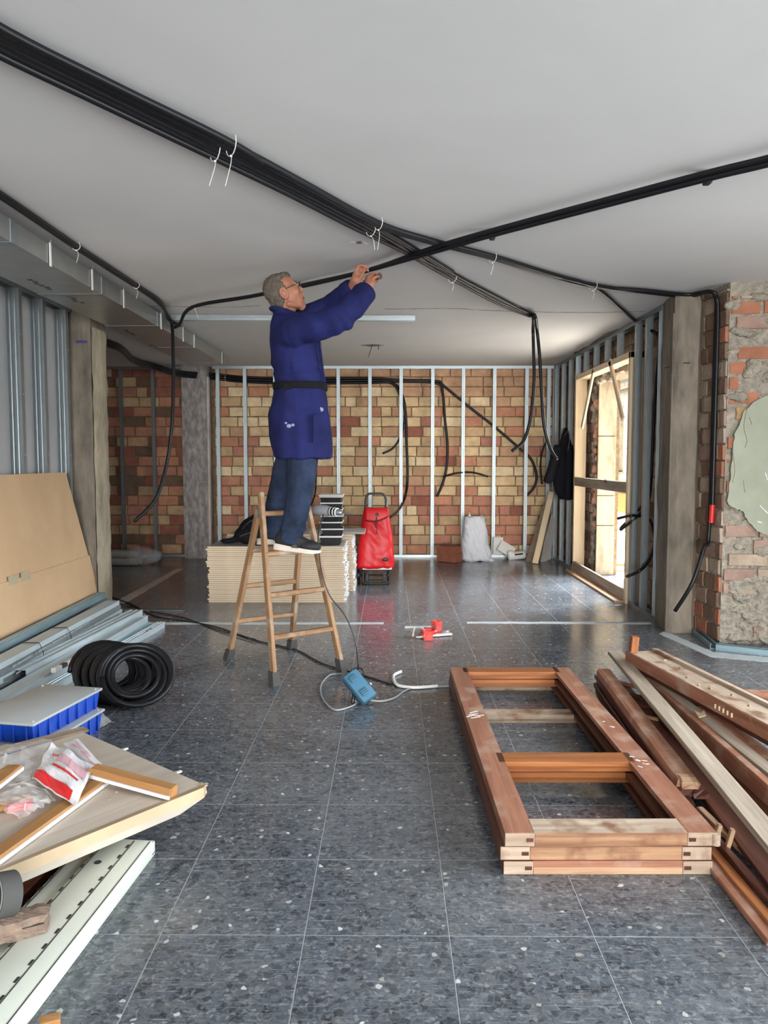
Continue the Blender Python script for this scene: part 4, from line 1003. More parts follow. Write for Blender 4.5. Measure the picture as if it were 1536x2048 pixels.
# -- jeans
b = MB()
b.ell(hip + V((0.0, 0, -.04)), (.11, .13, .10), None, 18, 12)
b.tube([hR + V((0, 0, .06)), hR, hR.lerp(kR, .5), kR, kR.lerp(aR, .45), kR.lerp(aR, .8), aR + V((0, 0, -.0))], [.085, .098, .092, .080, .077, .074, .071], 18)
b.tube([hL + V((0, 0, .06)), hL, hL.lerp(kL, .5), kL, kL.lerp(aL, .5), aL + V((0, 0, -.0))], [.085, .096, .090, .078, .071, .067], 18)
def jf(c):
    low = max(0.0, 1 - abs(c.z - (aR.z + .07)) / .12)
    return 0.006 * noise.noise(c * 9) + 0.011 * low * noise.noise(V((c.x * 9, c.y * 9, c.z * 34))) + .004 * noise.noise(V((c.x * 30, c.y * 30, c.z * 10)))
jeans = remesh(b, 0.0085, 'jeans', jean_m, man, 3, jf)
# -- trainers
def shoe(heel, toe, nm):
    heel, toe = V(heel), V(toe); d = (toe - heel); L = d.length; d.normalize(); s = V((-d.y, d.x, 0)).normalized(); u = d.cross(s) * 1.0
    if u.z < 0: u = -u
    def q(x, y, z): return heel + d * (x * L) + s * y + u * z
    prof = [(0.0, .024, .040), (.06, .035, .044), (.2, .038, .040), (.45, .038, .033), (.7, .048, .030), (.86, .046, .028), (.96, .034, .028), (1.0, .018, .026)]
    sole = MB().loft([[q(x, y, z) for y, z in ((-w, 0.004 + .01 * max(0, (x - .85) * 6)), (w, 0.004 + .01 * max(0, (x - .85) * 6)), (w * 1.02, h), (-w * 1.02, h))] for x, w, h in prof])
    up = MB()
    Rq = Matrix((d, s, u)).transposed()
    up.ell(q(.17, 0, .068), (.056, .037, .052), Rq, 16, 12); up.ell(q(.2, 0, .108), (.046, .038, .034), Rq, 16, 10)
    up.cap(q(.26, 0, .092), q(.74, 0, .050), .041, .034); up.ell(q(.74, 0, .046), (.078, .046, .036), Rq, 16, 10)
    up.ell(q(.45, 0, .055), (.095, .038, .040), Rq, 16, 10)
    o = remesh(up, .0055, 'shoe', plain('black_shoe', (.010, .010, .012), .7) if 'black_shoe' not in bpy.data.materials else bpy.data.materials['black_shoe'], man, 3)
    sole.build('sole', pm('shoe_sole', srgb(206, 198, 186), .7, var=.06) if 'shoe_sole' not in bpy.data.materials else bpy.data.materials['shoe_sole'], o, 'auto')
    for x in (.40, .47, .54, .61): MB().cap(q(x, -.018, .112 - (x - .4) * .14), q(x + .02, .018, .112 - (x - .4) * .14), .0035, .0035, 6).build('lace', M['black'], o, True)
    MB().prism([q(.40, -.041, .030), q(.55, -.045, .030), q(.50, -.039, .052), q(.42, -.037, .048)], s * -.004).build('side_badge', M['rubber_grey'], o)
shoe((-0.715, 4.69, 0.760), (-0.425, 4.64, 0.735), 'r')
shoe((-0.865, 4.925, 0.765), (-0.60, 4.945, 0.765), 'l')
# tool in the right hand
tl = MB().tube([tool0 - td * .03, tool0, tool1 - td * .02, tool1, tool1 + td * .006], [.012, .013, .015, .021, .015], 14).cyl(tool0 - td * .03, tool0 - td * .10, .004, n=8)
tag(tl.build('screwdriver', pm('brown_handle', srgb(92, 66, 58), .4), None, 'auto'), "brown-handled tool gripped in the worker's right hand", 'tool')
# ================================================================== MIDDLE AND BACK OF THE ROOM
# ---- plasterboard stacks
def jag_sheet(w, d, t, seed):
    r = random.Random(seed); mb = MB(); n = 26
    fx = [r.uniform(-.012, .004) for _ in range(n + 1)]; fy = [V((-w / 2 + w * i / n, -d / 2 + r.uniform(-.0025, .0025), 0)) for i in range(5)]
    left = r.uniform(-.010, .010)
    right = [V((w / 2 + fx[i] + r.uniform(-.010, .010), -d / 2 + d * i / n, 0)) for i in range(n + 1)]
    ring = [V((-w / 2 + left, d / 2, 0)), V((-w / 2 + left + r.uniform(-.004, .004), -d / 2, 0))] + right
    m = len(ring); vs = ring + [p + V((0, 0, t)) for p in ring]
    mb.add(vs, [tuple(range(m))[::-1]], 1); mb.f.append(tuple(range(m, 2 * m))); mb.m.append(1)
    for i in range(m):
        j = (i + 1) % m; mb.f.append((i, j, m + j, m + i)); mb.m.append(2 if i >= 2 and j != 0 else 0)
    return mb.mesh('plasterboard_sheet', [M['paper_tan'], M['paper_grey'], M['paper_white']])
ORD = 'first second third fourth fifth sixth seventh eighth ninth tenth eleventh twelfth thirteenth fourteenth fifteenth sixteenth seventeenth eighteenth nineteenth twentieth twenty-first twenty-second twenty-third twenty-fourth twenty-fifth twenty-sixth twenty-seventh'.split()
def stack(x0, x1, y0, y1, h, n, label, group, base=0):
    t = h / n; ds = [jag_sheet(x1 - x0, y1 - y0, t - .0022, base + k) for k in range(6)]
    for i in range(n):
        o = link(ds[i % 6], 'plasterboard_sheet', Matrix.Translation(((x0 + x1) / 2 + random.uniform(-.007, .007) + (0.012 if i < n * .6 else 0) , (y0 + y1) / 2 + random.uniform(-.004, .004), i * t)))
        top = i == n - 1
        tag(o, (label[1] if top else ORD[n - 1 - i] + label[0]), 'plasterboard', group)
stack(-1.685, -0.425, 6.955, 7.50, 0.52, 27, (' plasterboard sheet from the top of the front stack behind the ladder', 'top grey-faced plasterboard sheet of the front stack, under the black trays'), 'plasterboard sheets of the front stack')
stack(-1.62, -0.375, 7.55, 8.12, 0.575, 22, (' plasterboard sheet from the top of the rear stack beside the red trolley', 'top plasterboard sheet of the rear stack beside the red trolley'), 'plasterboard sheets of the rear stack', 20)
p = YP(690, 1063, 7.7)
tag(MB().cbox((-.40, 7.72, .588), (.30, .42, .02), .003).build('board_offcut', M['paper_grey'], None), 'grey plasterboard offcut lying on the rear stack behind the trays', 'plasterboard')
# ---- black trays with pale rims
def tray(w, d, h, tp):
    t = thing('plastic_tray', 'tmp', 'tray', (0, 0, 0), 'black trays on the plasterboard')
    a, b_ = w / 2, d / 2
    R = lambda k, z: [V((-a * k, -b_ * k, z)), V((a * k, -b_ * k, z)), V((a * k, b_ * k, z)), V((-a * k, b_ * k, z))]
    MB().loft([R(.86, 0.0), R(.97, h - .004), R(.94, h - .004), R(.84, .004)]).build('body', M['black'], t)
    MB().loft([R(1.02, h - .012), R(1.03, h - .001), R(.98, h), R(.97, h - .012)]).build('rim', M['white'], t)
    for i in range(7):
        x = -a * .8 + a * 1.6 * i / 6
        MB().prism([V((x - .004, -b_ * .868, .004)), V((x + .004, -b_ * .868, .004)), V((x + .004, -b_ * .975, h - .014)), V((x - .004, -b_ * .975, h - .014))], (0, -.003, 0)).build('flute', M['black'], t)
    return t
tz = 0.523; ords = ['lowest', 'second lowest', 'third lowest', 'middle', 'third from top', 'second from top', 'topmost']
tr0 = tray(.205, .26, .062, 0)
tilt_ = [0, .02, 0, -.015, .01, 0, -.01]; hts = [.085, .066, .062, .058, .058, .06, .058]; px0 = [663, 665, 664, 665, 664, 664, 664]
for i in range(7):
    lab = f'{ords[i]} black tray with white rim, in the stack on the plasterboards'
    x = YP(px0[i], 1050, 7.17).x
    Mx = Matrix.Translation((x, 7.17 + .01 * (i % 2), tz)) @ Matrix.Rotation(tilt_[i] + .05 * (i % 2), 4, 'Z') @ Matrix.Diagonal((1 - .012 * i * 0, 1, hts[i] / .062, 1))
    if i == 0: tr0.matrix_basis = Mx; tr0['label'] = lab
    else: copy_tree(tr0, Matrix.Identity(4), lab).matrix_basis = Mx
    tz += hts[i] + .001
tag(MB().cbox((x, 7.17, tz + .006), (.225, .28, .010), .003).build('tray_lid', M['white'], None), 'white lid on top of the stacked black trays', 'lid', None)
# ---- black bag on the stack, left of the worker's legs
bag = thing('backpack', 'black backpack lying on the plasterboard stack left of the ladder', 'bag', (-1.27, 7.2, .523))
b = MB(); b.ell((-1.24, 7.2, .655), (.20, .16, .135), None, 20, 12); b.ell((-1.36, 7.2, .60), (.12, .15, .085), None, 16, 10); b.ell((-1.12, 7.22, .60), (.14, .14, .08), None, 16, 10)
b.ell((-1.50, 7.12, .555), (.10, .06, .03), None, 12, 8); b.cap((-1.42, 7.12, .565), (-1.56, 7.08, .545), .022, .016)
remesh(b, .012, 'bag_body', M['black_cloth'], bag, 4, lambda c: .014 * noise.noise(c * 9) + (.526 - c.z if c.z < .526 else 0))
MB().tube(spline([(-1.38, 7.06, .66), (-1.30, 7.04, .74), (-1.18, 7.05, .76), (-1.08, 7.08, .68)], 5), .012, 8).build('strap', M['black'], bag, True)
MB().tube(spline([(-1.40, 7.05, .60), (-1.28, 7.03, .64), (-1.12, 7.05, .62)], 5), .006, 6).build('zip', M['rubber_grey'], bag, True)
# ---- drill on the ladder's top rung
dr = thing('power_drill', 'black and grey power drill lying on the ladder top rung', 'drill', (-.40, 4.83, 1.0))
d0 = YP(655, 1022, 4.86); d1 = YP(688, 1026, 4.80); d2 = YP(706, 1027, 4.78); dd = (d1 - d0).normalized()
MB().tube([d0 - dd * .10, d0 - dd * .08, d0 - dd * .01, d0 + dd * .02], [.028, .036, .036, .030], 16).build('motor_housing', plain('grey_drill_body', srgb(132, 134, 138), .45), dr, 'auto')
MB().tube([d0 + dd * .02, d0 + dd * .05, d0 + dd * .07], [.030, .028, .022], 16).build('gearbox', M['black'], dr, 'auto')
for k in (.028, .05, .068): MB().tube([d0 + dd * k, d0 + dd * (k + .006)], [.031 - k * .05, .031 - k * .05], 16).build('ring', M['white'], dr, 'auto')
MB().tube([d0 + dd * .07, d0 + dd * .10, d0 + dd * .112], [.022, .02, .012], 14).build('chuck', M['galv'], dr, 'auto')
MB().tube([d0 + dd * .11, d0 + dd * .19], [.0045, .0035], 8).build('drill_bit', M['galv'], dr)
MB().cap(d0 - dd * .06 + V((0, .0, .0)), d0 - dd * .07 + V((.0, .11, -.012)), .02, .018).build('grip', M['black'], dr, True)
# ---- cables
cab = conduit
pts = [d0 - dd * .02 + V((0, .10, -.01)), YP(690, 1040, 4.84), YP(697, 1062, 4.74), YP(702, 1085, 4.72)]
cable1 = [YP(684, 1040, 4.83), YP(618, 1036, 4.80)][:0] + [V((-.42, 4.86, .985)), YP(637, 1066, 4.76), YP(638, 1105, 4.72), YP(645, 1150, 4.68), YP(660, 1192, 4.66), YP(688, 1228, 4.63), YP(704, 1262, 4.6), YP(713, 1296, 4.58), YP(716, 1330, 4.52), ZP(716, 1338, .008), ZP(705, 1344, .008), ZP(700, 1352, .01)]
tag(MB().tube(spline(cable1, 6), .0042, 7).build('power_cable', M['black'], None, True), 'black cable dropping from the drill down the ladder to the floor', 'cable')
fl = [ZP(200, 1186, .006), ZP(262, 1208, .006), ZP(310, 1232, .006), ZP(365, 1241, .006), ZP(430, 1253, .006), ZP(510, 1280, .006), ZP(560, 1292, .006), ZP(598, 1302, .006), ZP(640, 1325, .006), ZP(690, 1341, .006), ZP(730, 1352, .006), ZP(780, 1368, .006), ZP(812, 1376, .006)]
tag(MB().tube(spline(fl, 6), .0048, 7).build('power_cable', M['black'], None, True), 'long black cable snaking over the floor behind the ladder', 'cable')
fl = [ZP(255, 1212, .006), ZP(300, 1222, .006), ZP(370, 1236, .006), ZP(440, 1262, .006), ZP(512, 1279, .016)]
tag(MB().tube(spline(fl, 6), .0042, 7).build('power_cable', M['black'], None, True), 'thin dark cable on the floor left of the ladder, ending behind its leg', 'cable')
# ---- blue socket block on the floor
sb = thing('socket_block', 'pale blue extension socket block tipped on its edge before the ladder', 'extension block', ZP(718, 1410))
p_tl, p_tr, p_br, p_bl = YP(703, 1352, 4.12), YP(714, 1346, 4.16), YP(757, 1390, 4.10), YP(735, 1411, 3.98)
cen = V((-.165, 4.06, .085)); ax = (YP(748, 1403, 4.04) - YP(706, 1352, 4.12)).normalized(); nn = V((.25, -.85, .46)).normalized(); nn = (nn - ax * nn.dot(ax)).normalized(); bb = nn.cross(ax)
Rm = Matrix((ax, bb, nn)).transposed()
cen = cen + V((0, 0, 0))
MB().cbox(cen, (.185, .092, .062), .012, Rm).build('case', M['blue_box'], sb, 'auto')
MB().cbox(cen - nn * .034, (.18, .088, .02), .008, Rm).build('back_plate', M['blue_box_d'], sb, 'auto')
for k in (-.05, .045):
    f_ = MB().cbox(cen + nn * .034 + ax * k - bb * .006, (.038, .042, .018), .004, Rm).build('socket_flap', M['blue_box'], sb, 'auto')
    for i in range(3): MB().cbox(cen + nn * .0445 + ax * (k - .011 + i * .011) - bb * .006, (.003, .034, .003), .001, Rm).build('ridge', M['blue_box_d'], f_)
MB().cap(cen - bb * .01 - ax * .02 - nn * .04 , V((-.20, 4.02, .012)), .012, .01).build('plug', M['black'], sb, True)
for k in (0,):
    MB().cyl(cen + nn * .03 + bb * .046 + ax * .03, cen + nn * .03 + bb * .054 + ax * .03, .008, n=10).build('screw', M['galv_pale'], sb)
gp = [cen - ax * .09 + bb * .01, ZP(682, 1347, .03), ZP(660, 1350, .007), ZP(644, 1366, .007), ZP(641, 1384, .007), ZP(650, 1404, .007), ZP(668, 1419, .007), ZP(690, 1417, .007), ZP(712, 1407, .007), cen - nn * .03 + ax * .02 - bb * .06]
gp[-1].z = max(gp[-1].z, .012)
tag(MB().tube(spline(gp, 6), .0052, 8).build('flex', M['grey_pvc'], None, True), 'grey flex looping over the floor left of the blue block', 'cable')
gp = [cen + ax * .095, ZP(765, 1402, .02), ZP(790, 1395, .007), ZP(812, 1380, .007), ZP(835, 1375, .007), ZP(870, 1373, .007), ZP(905, 1372, .007)]
tag(MB().tube(spline(gp, 6), .0052, 8).build('flex', M['grey_pvc'], None, True), 'grey flex leaving the blue block to the right, under the window frames', 'cable')
gp = [ZP(802, 1343, .012), ZP(788, 1350, .011), ZP(787, 1358, .011), ZP(792, 1368, .011), ZP(806, 1373, .011), ZP(832, 1375, .011), ZP(875, 1372, .011)]
tag(MB().tube(spline(gp, 5), .0095, 8).build('flex', M['white'], None, True), 'stiff white cable end bent up on the floor right of the ladder', 'cable')
lp = [ZP(700, 1352, .05), ZP(705, 1338, .06), ZP(722, 1337, .06), ZP(727, 1346, .04), ZP(724, 1356, .02)]
tag(MB().tube(spline(lp, 5), .0045, 7).build('power_cable', M['black'], None, True), 'small black cable loop at the top of the blue block', 'cable')
# ---- plastic rubbish in the middle of the floor
def bit(name, label, mb, mat, cat='plastic scrap', smooth=False): return tag(mb.build(name, mat, None, smooth), label, cat)
z = lambda px, py, h=0.0: ZP(px, py, h)
bit('plastic_ring', 'round red plastic collar among the rubbish mid-floor', MB().tube([z(858, 1263, .03) + V((.05 * math.cos(q), .05 * math.sin(q), 0)) for q in [2 * PI * i / 20 for i in range(20)]], .016, 8, closed=True), M['red'], smooth=True)
def obox(c, hx, hy, hz, th, a):
    mb = MB(); R = Matrix.Rotation(a, 3, 'Z')
    for s in (-1, 1):
        mb.cbox(V(c) + R @ V((s * (hx - th / 2), 0, hz)), (th, 2 * hy, 2 * hz), .002, R); mb.cbox(V(c) + R @ V((0, s * (hy - th / 2), hz)), (2 * hx - 2 * th, th, 2 * hz), .002, R)
    return mb
o = bit('junction_box', 'open red plastic box at the front of the rubbish mid-floor', obox(z(855, 1279), .035, .04, .035, .006, .1), M['red_clear'])
bit('junction_box', 'tilted red plastic box at the back of the rubbish mid-floor', obox(z(873, 1262), .03, .035, .04, .006, .5), M['red_clear'])
bit('plastic_clip', 'small red clip left of the open red box mid-floor', MB().cbox(z(848, 1270, .02), (.05, .03, .035), .006), M['red'])
bit('scrap_frame', 'white plastic frame standing at the left of the rubbish mid-floor', MB().tube(spline([z(826, 1272, .01), z(829, 1256, .05), z(845, 1257, .06), z(848, 1272, .02), z(832, 1274, .01)], 4), .008, 8), M['white'], smooth=True)
bit('plastic_strip', 'long white plastic strip right of the red rubbish mid-floor', MB().box((z(885, 1271).lerp(z(866, 1275), .5) + V((0, 0, .012))), (.22, .03, .012), Matrix.Rotation(.3, 3, 'Z')), M['white'])
bit('wood_strip', 'thin pale strip lying behind the red rubbish mid-floor', MB().box(z(840, 1254, .006), (.24, .02, .01), Matrix.Rotation(.06, 3, 'Z')), M['white'])
bit('plastic_fitting', 'clear plastic fitting at the right end of the rubbish mid-floor', MB().cyl(z(889, 1266, .02), z(897, 1264, .02), .018, .012, 12), M['film_milky'], smooth='auto')
tm_ = MB()
for i in range(60):
    c = z(random.uniform(818, 905), random.uniform(1266, 1284)); tm_.box(c + V((0, 0, .002)), (random.uniform(.004, .02), random.uniform(.003, .008), .003), Matrix.Rotation(random.uniform(0, 3), 3, 'Z'))
tag(tm_.build('debris', M['dusty'], None), 'scattered splinters around the red rubbish mid-floor', 'debris', kind='stuff')

# ---- red shopping trolley
T0 = V((-.155, 8.1, 0))
tro = thing('shopping_trolley', 'red fabric shopping trolley on wheels beside the plasterboards', 'trolley', T0)
def tp(x, y, z_): return T0 + V((x, y, z_))
def rr(w, d, z_, yc, rot=0): # rounded rectangle ring
    out = []
    for i in range(24):
        q = 2 * PI * i / 24; c_, s_ = math.cos(q), math.sin(q)
        out.append(tp(w * math.copysign(abs(c_) ** .45, c_) + .02 * (z_ - .2), yc + d * math.copysign(abs(s_) ** .45, s_), z_))
    return out
b = MB().loft([rr(.185, .125, .165, 0), rr(.20, .14, .19, 0), rr(.195, .14, .30, 0), rr(.180, .125, .45, .01), rr(.155, .11, .62, .02), rr(.135, .095, .74, .03), rr(.125, .085, .785, .035)])
def tf(c):
    d = .016 * abs(noise.noise(V((c.x * 6 + 3, c.z * 6, 1.5)))) + .010 * noise.noise(V((c.x * 12 + c.z * 9, c.z * 7 - c.x * 4, 7)))
    return d if c.y < T0.y + .02 else .3 * d
bagm = remesh(b, .0075, 'bag', M['red_cloth'], tro, 3, tf)
fl_ = MB(); rows = []
for j in range(8):
    t = j / 7; zz = .80 - .115 * t + .012 * math.sin(t * 3); yy = -.065 - .034 * t ** .6
    rows.append([tp(-.118 + .245 * i / 12 + .012, yy - .010 * math.sin(PI * i / 12), zz - .03 * t * math.sin(PI * (i / 12)) + .045 * t * (i / 12 - .3)) for i in range(13)])
rows = [[p + V((0, .09, .006)) for p in rows[0]]] + rows
nn_ = len(rows); vs = [p for r in rows for p in r] + [p + V((0, .006, -.002)) for r in rows for p in r]
fs = []
for j in range(nn_ - 1):
    for i in range(12):
        a = j * 13 + i; fs.append((a, a + 1, a + 14, a + 13)); a += nn_ * 13; fs.append((a, a + 13, a + 14, a + 1))
ed = [i for i in range(13)] + [13 * j + 12 for j in range(1, nn_)] + [13 * (nn_ - 1) + i for i in range(11, -1, -1)] + [13 * j for j in range(nn_ - 2, 0, -1)]
for k in range(len(ed)):
    a, c_ = ed[k], ed[(k + 1) % len(ed)]; fs.append((a, a + nn_ * 13, c_ + nn_ * 13, c_))
flap = MB().add(vs, fs).build('flap', M['red_cloth'], tro, True)
MB().tube([rows[-1][i] + V((0, -.004, 0)) for i in range(13)], .006, 6).build('flap_trim', M['black'], flap, True)
MB().cyl(tp(.02, -.092, .735), tp(.02, -.112, .733), .02, .016, 14).build('button', M['black'], flap, 'auto')
MB().tube(spline([tp(.015, -.10, .71), tp(.018, -.118, .62), tp(.018, -.130, .54)], 4), .0045, 6).build('drawcord', M['black'], tro, True)
MB().tube(spline([tp(.01, -.10, .71), tp(.003, -.112, .65), tp(.0, -.122, .60)], 4), .004, 6).build('drawcord', M['black'], tro, True)
hit, loc, nor, idx = bagm.ray_cast(tp(.105, -1, .265), V((0, 1, 0)))
lc = loc if hit else tp(.105, -.16, .265)
lg = MB().ell(lc + V((0, -.002, 0)), (.036, .006, .019), None, 16, 8).build('logo', M['black'], tro, True)
MB().tube([lc + V((-.012 + .0, -.0085, -.006)), lc + V((-.012, -.0085, .006)), lc + V((-.002, -.0085, .004)), lc + V((-.008, -.0085, 0)), lc + V((0, -.0085, -.006))], .0018, 5).build('logo_mark', M['rubber_grey'], lg)
MB().tube([lc + V((.014, -.0085, 0)) + V((.007 * math.cos(q), 0, .007 * math.sin(q))) for q in [2 * PI * i / 12 for i in range(12)]], .0016, 5, closed=True).build('logo_mark', M['rubber_grey'], lg)
MB().tube(spline([tp(-.108, .06, .12), tp(-.108, .07, .80), tp(-.10, .07, .905), tp(-.075, .07, .945), tp(0, .07, .95), tp(.075, .07, .945), tp(.105, .07, .905), tp(.112, .07, .80), tp(.112, .06, .12)], 5), .0115, 8).build('handle', plain('dark_tube', srgb(44, 46, 48), .35, .3), tro, True)
MB().tube([tp(.122, .06, .12), tp(.124, .065, .87)], .007, 6).build('handle_stay', M['galv_pale'], tro, True)
MB().cbox(tp(.02, -.10, .165), (.31, .05, .026), .008).build('base_bar', M['white'], tro, 'auto')
MB().cbox(tp(0, .0, .155), (.34, .24, .02), .006).build('base_tray', M['black'], tro, 'auto')
MB().tube(spline([tp(-.125, -.14, .15), tp(-.125, -.16, .05), tp(-.11, -.165, .018), tp(0, -.168, .014), tp(.13, -.165, .018), tp(.148, -.16, .05), tp(.15, -.14, .15)], 5), .0115, 8).build('front_frame', M['black'], tro, True)
for zz in (.045, .10): MB().cyl(tp(-.10, -.12, zz), tp(.12, -.12, zz), .006, n=8).build('axle', M['black'], tro)
for x, y in ((-.085, -.12), (.095, -.12), (-.182, .06), (-.128, .05), (.14, .06)):
    w_ = MB().tube([tp(x - .014, y, .072), tp(x - .011, y, .072), tp(x + .011, y, .072), tp(x + .014, y, .072)], [.056, .066, .066, .056], 22).build('wheel', M['rubber_grey'] if y < 0 else M['black'], tro, 'auto')
    MB().cyl(tp(x - .017, y, .072), tp(x + .017, y, .072), .018, n=12).build('hub', M['black'], w_)
MB().cyl(tp(-.19, .06, .072), tp(.15, .06, .072), .008, n=8).build('axle', M['black'], tro)

# ---- hollow clay block
hb = thing('hollow_block', 'reddish hollow clay block on the floor left of the white sack', 'brick', (.765, 9.72, 0))
Rb = Matrix.Rotation(math.radians(-38), 3, 'Z'); C0 = V((.765, 9.74, .105))
e0, e1 = C0 + Rb @ V((-.14, 0, 0)), C0 + Rb @ V((.14, 0, 0))
w2, h2 = .075, .10
m = MB()
for s in (-1, 1):
    m.cbox(C0 + Rb @ V((0, s * (w2 - .006), 0)), (.28, .012, 2 * h2), .001, Rb); m.cbox(C0 + Rb @ V((0, 0, s * (h2 - .006))), (.28, 2 * w2 - .024, .012), .001, Rb)
m.build('shell', M['clay'], hb)
for k in (-1, 0, 1): MB().box(C0 + Rb @ V((0, 0, k * .047)), (.278, 2 * w2 - .024, .009), Rb).build('web', M['clay'], hb)
MB().box(C0, (.278, .009, 2 * h2 - .024), Rb).build('web', M['clay'], hb)
MB().box(C0 + Rb @ V((-.0, 0, 0)), (.004, 2 * w2 - .024, 2 * h2 - .024), Rb).build('hollow', M['dark_hole'], hb)
for k in range(6): MB().box(C0 + Rb @ V((0, -w2 - .0005, -.075 + k * .03)), (.276, .002, .004), Rb).build('groove', M['clay'], hb)
# ---- white sack
S0 = V((1.115, 9.86, 0))
b = MB()
def sr(wx, wy, z_, cx=0, cy=0): return [S0 + V((cx + wx * math.copysign(abs(math.cos(q)) ** .8, math.cos(q)), cy + wy * math.copysign(abs(math.sin(q)) ** .8, math.sin(q)), z_)) for q in [2 * PI * i / 22 for i in range(22)]]
b.loft([sr(.17, .11, 0.0), sr(.195, .13, .03, .005), sr(.185, .13, .16, .0), sr(.165, .12, .30, -.01), sr(.15, .10, .42, -.015), sr(.135, .08, .52, -.02), sr(.13, .05, .575, -.02)])
b.cap(S0 + V((-.09, 0, .55)), S0 + V((-.085, .01, .625)), .035, .012); b.cap(S0 + V((.05, .0, .54)), S0 + V((.075, .01, .585)), .04, .012); b.cap(S0 + V((.16, -.05, .015)), S0 + V((.235, -.08, .008)), .03, .012)
sk = remesh(b, .009, 'sack', M['sack'], None, 3, lambda c: .018 * noise.noise(V((c.x * 10, c.y * 10, c.z * 5))) + .012 * noise.noise(V((c.x * 22 + c.z * 8, c.y * 9, c.z * 12))) + (-.0 if c.z > .02 else -.002))
tag(sk, 'crumpled white woven sack standing against the back wall studs', 'sack')
# ---- white debris by the wall
bit('tile_piece', 'white panel offcut leaning on the wall right of the sack', MB().cbox(YP(996, 1092, 10.12), (.13, .02, .24), .004, Matrix.Rotation(.12, 3, 'X')), M['white'], 'tile')
bit('tile_piece', 'white square tile leaning askew behind the slotted white piece', MB().cbox(YP(1013, 1098, 10.05), (.22, .018, .16), .004, Matrix.Rotation(.55, 3, 'Y') @ Matrix.Rotation(-.5, 3, 'X')), M['white'], 'tile')
sl = thing('moulded_fitting', 'white moulded piece with a slot on the floor right of the sack', 'fitting', YP(1033, 1120, 9.95))
c_ = ZP(1033, 1119); c_.z = .055
Rz = Matrix.Rotation(-.12, 3, 'Y') @ Matrix.Rotation(.3, 3, 'X')
b = MB().cbox(c_, (.24, .10, .10), .03, Rz); b.ell(c_ + V((-.08, .0, .03)), (.05, .05, .04), None, 12, 8)
remesh(b, .008, 'body', M['white'], sl, 3)
MB().cbox(c_ + V((.02, -.062, .022)), (.11, .02, .018), .006, Rz).build('slot', M['dark_hole'], sl)
# ---- planks and boards leaning in the corner
def lean(name, label, cat, p0, p1, w, t, mat, up): return tag(bar(name, p0, p1, rect(w, t, .002), M[mat], None, up=up, n=1), label, cat)
lean('plank', 'pale new plank leaning in the back right corner under the jacket', 'plank', ZP(1071, 1128), YP(1104, 985, 9.95), .075, .03, 'pine_pale', (-.5, -1, .2))
def slab(name, label, pts, mat, vec, cat='board'): return tag(MB().prism(pts, vec).build(name, M[mat], None), label, cat)
slab('board_offcut', 'grey pointed board offcut leaning in the corner behind the pale plank', [YP(1080, 1128, 9.75), YP(1100, 1118, 9.78), YP(1112, 1046, 10.0), YP(1104, 1026, 10.05), YP(1088, 1080, 9.85)], 'paper_grey', (.0, .02, .005))
slab('board_offcut', 'dark board leaning in the corner left of the pale plank', [ZP(1052, 1122), ZP(1066, 1126), YP(1098, 1012, 10.0), YP(1088, 1010, 10.05)], 'timber_grey', (.0, .02, .005))
# ---- jacket on the studs
jk = thing('jacket', 'black jacket hanging from a stud in the back right corner', 'jacket', XP(1125, 1000, 2.08))
jx = 2.06
b = MB()
def jr(pxl, pxr, py, dz=.06):
    a, c = XP(pxl, py, jx), XP(pxr, py, jx); y0, y1 = a.y, c.y; z_ = (a.z + c.z) / 2; cy = (y0 + y1) / 2; hy = abs(y1 - y0) / 2
    return [V((jx + dz * math.cos(q), cy + hy * math.sin(q), z_)) for q in [2 * PI * i / 20 for i in range(20)]]
A = YP(1133, 857, 9.3)
def jr2(pxl, pxr, py, d, yc=9.35):
    a, c = YP(pxl, py, yc), YP(pxr, py, yc)
    return [V(((a.x + c.x) / 2 + (c.x - a.x) / 2 * math.cos(q), yc + d * math.sin(q), a.z)) for q in [2 * PI * i / 20 for i in range(20)]]
b.loft([jr2(1129, 1137, 856, .03), jr2(1122, 1141, 872, .06), jr2(1115, 1146, 900, .09), jr2(1110, 1150, 935, .11), jr2(1106, 1150, 965, .12), jr2(1110, 1149, 985, .12), jr2(1120, 1148, 998, .10)])
b.tube([YP(1117, 893, 9.30), YP(1108, 925, 9.27), YP(1100, 955, 9.25), YP(1094, 966, 9.25)], [.05, .062, .062, .05], 12); b.tube([YP(1138, 890, 9.25), YP(1140, 950, 9.22), YP(1134, 999, 9.22)], [.05, .06, .05], 12)
remesh(b, .011, 'jacket_body', M['black_cloth'], jk, 2, lambda c: .018 * noise.noise(V((c.x * 11, c.y * 11, c.z * 3))))
MB().tube(spline([YP(1130, 870, 9.22), YP(1137, 862, 9.2), YP(1139, 880, 9.19), YP(1136, 900, 9.2)], 4), .006, 6).build('hood_cord', M['rubber_grey'], jk, True)
